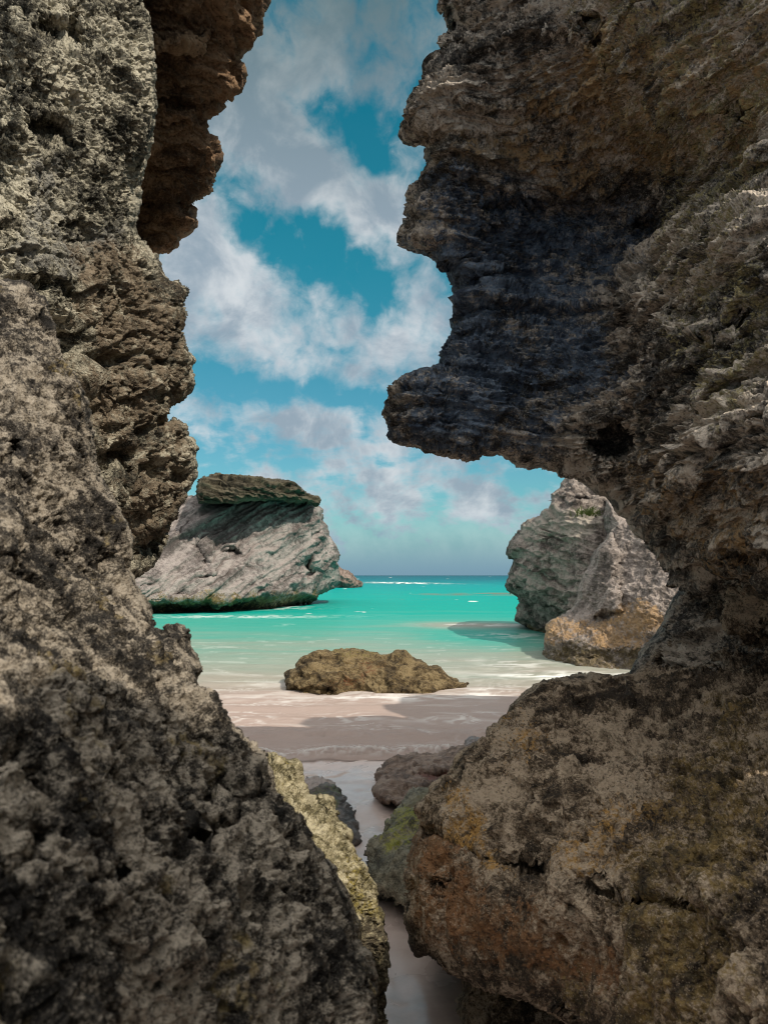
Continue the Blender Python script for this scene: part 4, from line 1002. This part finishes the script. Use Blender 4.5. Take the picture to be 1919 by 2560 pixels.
V, F, I = relief(rb_, [(1150,2000,2.55),(1050,2250,2.25),(1090,2370,2.2),(1300,1800,2.9),(1500,1710,3.2),(1600,1690,3.35),(1720,1600,3.45),(1850,1520,3.05),(2000,1480,2.6),(2300,1450,2.2),(1400,2000,2.2),(1400,2300,1.85),(1700,1800,2.55),(1700,2200,1.6),(1900,2000,1.75),(1900,2500,1.2),(1500,2550,1.65),(2300,2200,1.15),(2200,1700,2.2),(2200,2700,.95),(1250,2460,2.05),(1250,2150,2.15),(1250,1950,2.5)],
                 .24, 75, .8, step=2.1,
                 feats=[([(1050,2060),(1130,2080),(1180,2105),(1225,2150),(1215,2166),(1170,2140),(1110,2115),(1060,2100)], -.16, 8), ([(1235,2150),(1300,2145),(1380,2168),(1440,2195),(1430,2215),(1370,2195),(1290,2185),(1240,2175)], -.15, 8), ([(1440,2190),(1520,2215),(1560,2240),(1540,2250),(1450,2215)], -.1, 7), ([(1625,1660),(1700,1590),(1840,1555),(2050,1560),(2100,1640),(1950,1680),(1750,1700)], -.28, 32), ([(1015,2200),(1035,2205),(1040,2230),(1020,2235)], -.08, 9), ([(1080,2205),(1090,2198),(1092,2232),(1082,2235)], -.08, 6), ([(1095,2200),(1108,2208),(1106,2228),(1096,2222)], -.06, 5),
                        ([(1400,2230),(1440,2260),(1420,2280),(1390,2250)], -.07, 10), ([(1550,2240),(1640,2220),(1780,2270),(1700,2300),(1600,2290)], -.10, 22), ([(1280,2410),(1310,2400),(1320,2420),(1290,2425)], -.05, 7)])
def r2_fine(V):
    u = sst(V[:, 2] + .25 * fbm(V / .4, 2, 413), .95, 1.2)           # scalloped above, smoother under the overhang
    g = sst(V[:, 0] + .2 * fbm(V / .5, 2, 414), .55, 1.0)            # gritty weed-covered side
    P = warp(V, .03, .12, 415)
    sc_ = .025 * cups(P, .055, 417, (1, 1, 1.15), .6) + .009 * cups(V, .026, 419, (1, 1, 1.2), .6) + .045 * ledges(V, .16, 430, (-.5, .2), .7, .9)
    gr = .011 * comb(V, .034, 429) + .006 * comb(V, .016, 416) + .014 * ridged(V / .07, 5, 418) + .02 * pits(V, .05, 420, .3, .42) + .007 * ridged(V / .014, 3, 424)
    return (.35 + .9 * u) * sc_ * (1 - .5 * g) + (.25 + .75 * g) * gr + .03 * pits(V, .12, 421, .22, .32, (1.2, 1.2, .8), .2) + .012 * ridged(V / .14, 3, 422)
V = sculpt(V, F, I, [lambda V: .07 * fbm(V / .55, 3, 423), lambda V: .065 * ridged(warp(V, .08, .3, 8) / np.array([.3, .3, .42]), 3, 425)], [r2_fine, lambda V: .02 * pits(V, .05, 436, .35, .42, (1.2, 1.2, .9)) + .010 * pits(V, .022, 437, .5, .44, soft=.2), lambda V: .010 * ridged(warp(V, .03, .1, 428) / np.array([.09, .09, .14]), 4, 426), lambda V: .005 * fbm(V / .016, 3, 427)], (.5, 40))
b = np.array([1.0, 2.4, 0.1]); bold = empty('overhanging_boulder', b)
tag(bold, 'huge brown overhanging boulder with rust and ochre patches, lower right', 'boulder', 'rocks crowding the foreground')
make_mesh('boulder_body', V, F, M_R2, b, bold, dict(
    rust=.95 * area(I, [(1000,2110),(1080,2050),(1130,2080),(1250,2180),(1300,2260),(1460,2330),(1560,2420),(1500,2520),(1300,2420),(1000,2330)], 60),
    ochre=.75 * area(I, [(1120,1950),(1200,2000),(1250,2130),(1290,2200),(1220,2180),(1130,2060)], 22) + .5 * area(I, [(1330,2100),(1480,1990),(1650,1950),(1700,2080),(1600,2200),(1480,2220),(1380,2150)], 60) + .45 * area(I, [(1230,1830),(1280,1790),(1400,1830),(1350,1960),(1270,1960)], 30),
    weed=.8 * area(I, [(1450,2200),(1700,1850),(1960,1780),(1960,2600),(1400,2600)], 120)))
log('boulder', V)
ft = [(1120,2425),(1157,2435),(1160,2468),(1145,2497),(1139,2525),(1145,2560),(1150,2620),(1200,2760),(1750,2760),(1750,2560),(1500,2480),(1300,2430)]
V, F, I = relief(ft, [(1150,2500,2.75),(1300,2500,2.6),(1300,2700,2.3),(1500,2600,2.3),(1170,2650,2.55)], .15, 40, .8, step=2.6)
V = sculpt(V, F, I, [lambda V: .05 * fbm(V / .25, 3, 431)], [lambda V: .012 * cups(V, .06, 432), lambda V: .035 * pits(V, .09, 433), lambda V: .015 * ridged(V / .05, 4, 435), lambda V: .012 * fbm(V / .025, 3, 434)])
make_mesh('boulder_foot', V, F, M_R2, b, bold, dict(rust=0 * V[:, 0], ochre=0 * V[:, 0], weed=0 * V[:, 0] + .3))['label'] = 'dark pitted foot on the sand under the overhang'
log('foot', V)
print('total build', time.time() - exec_t0)
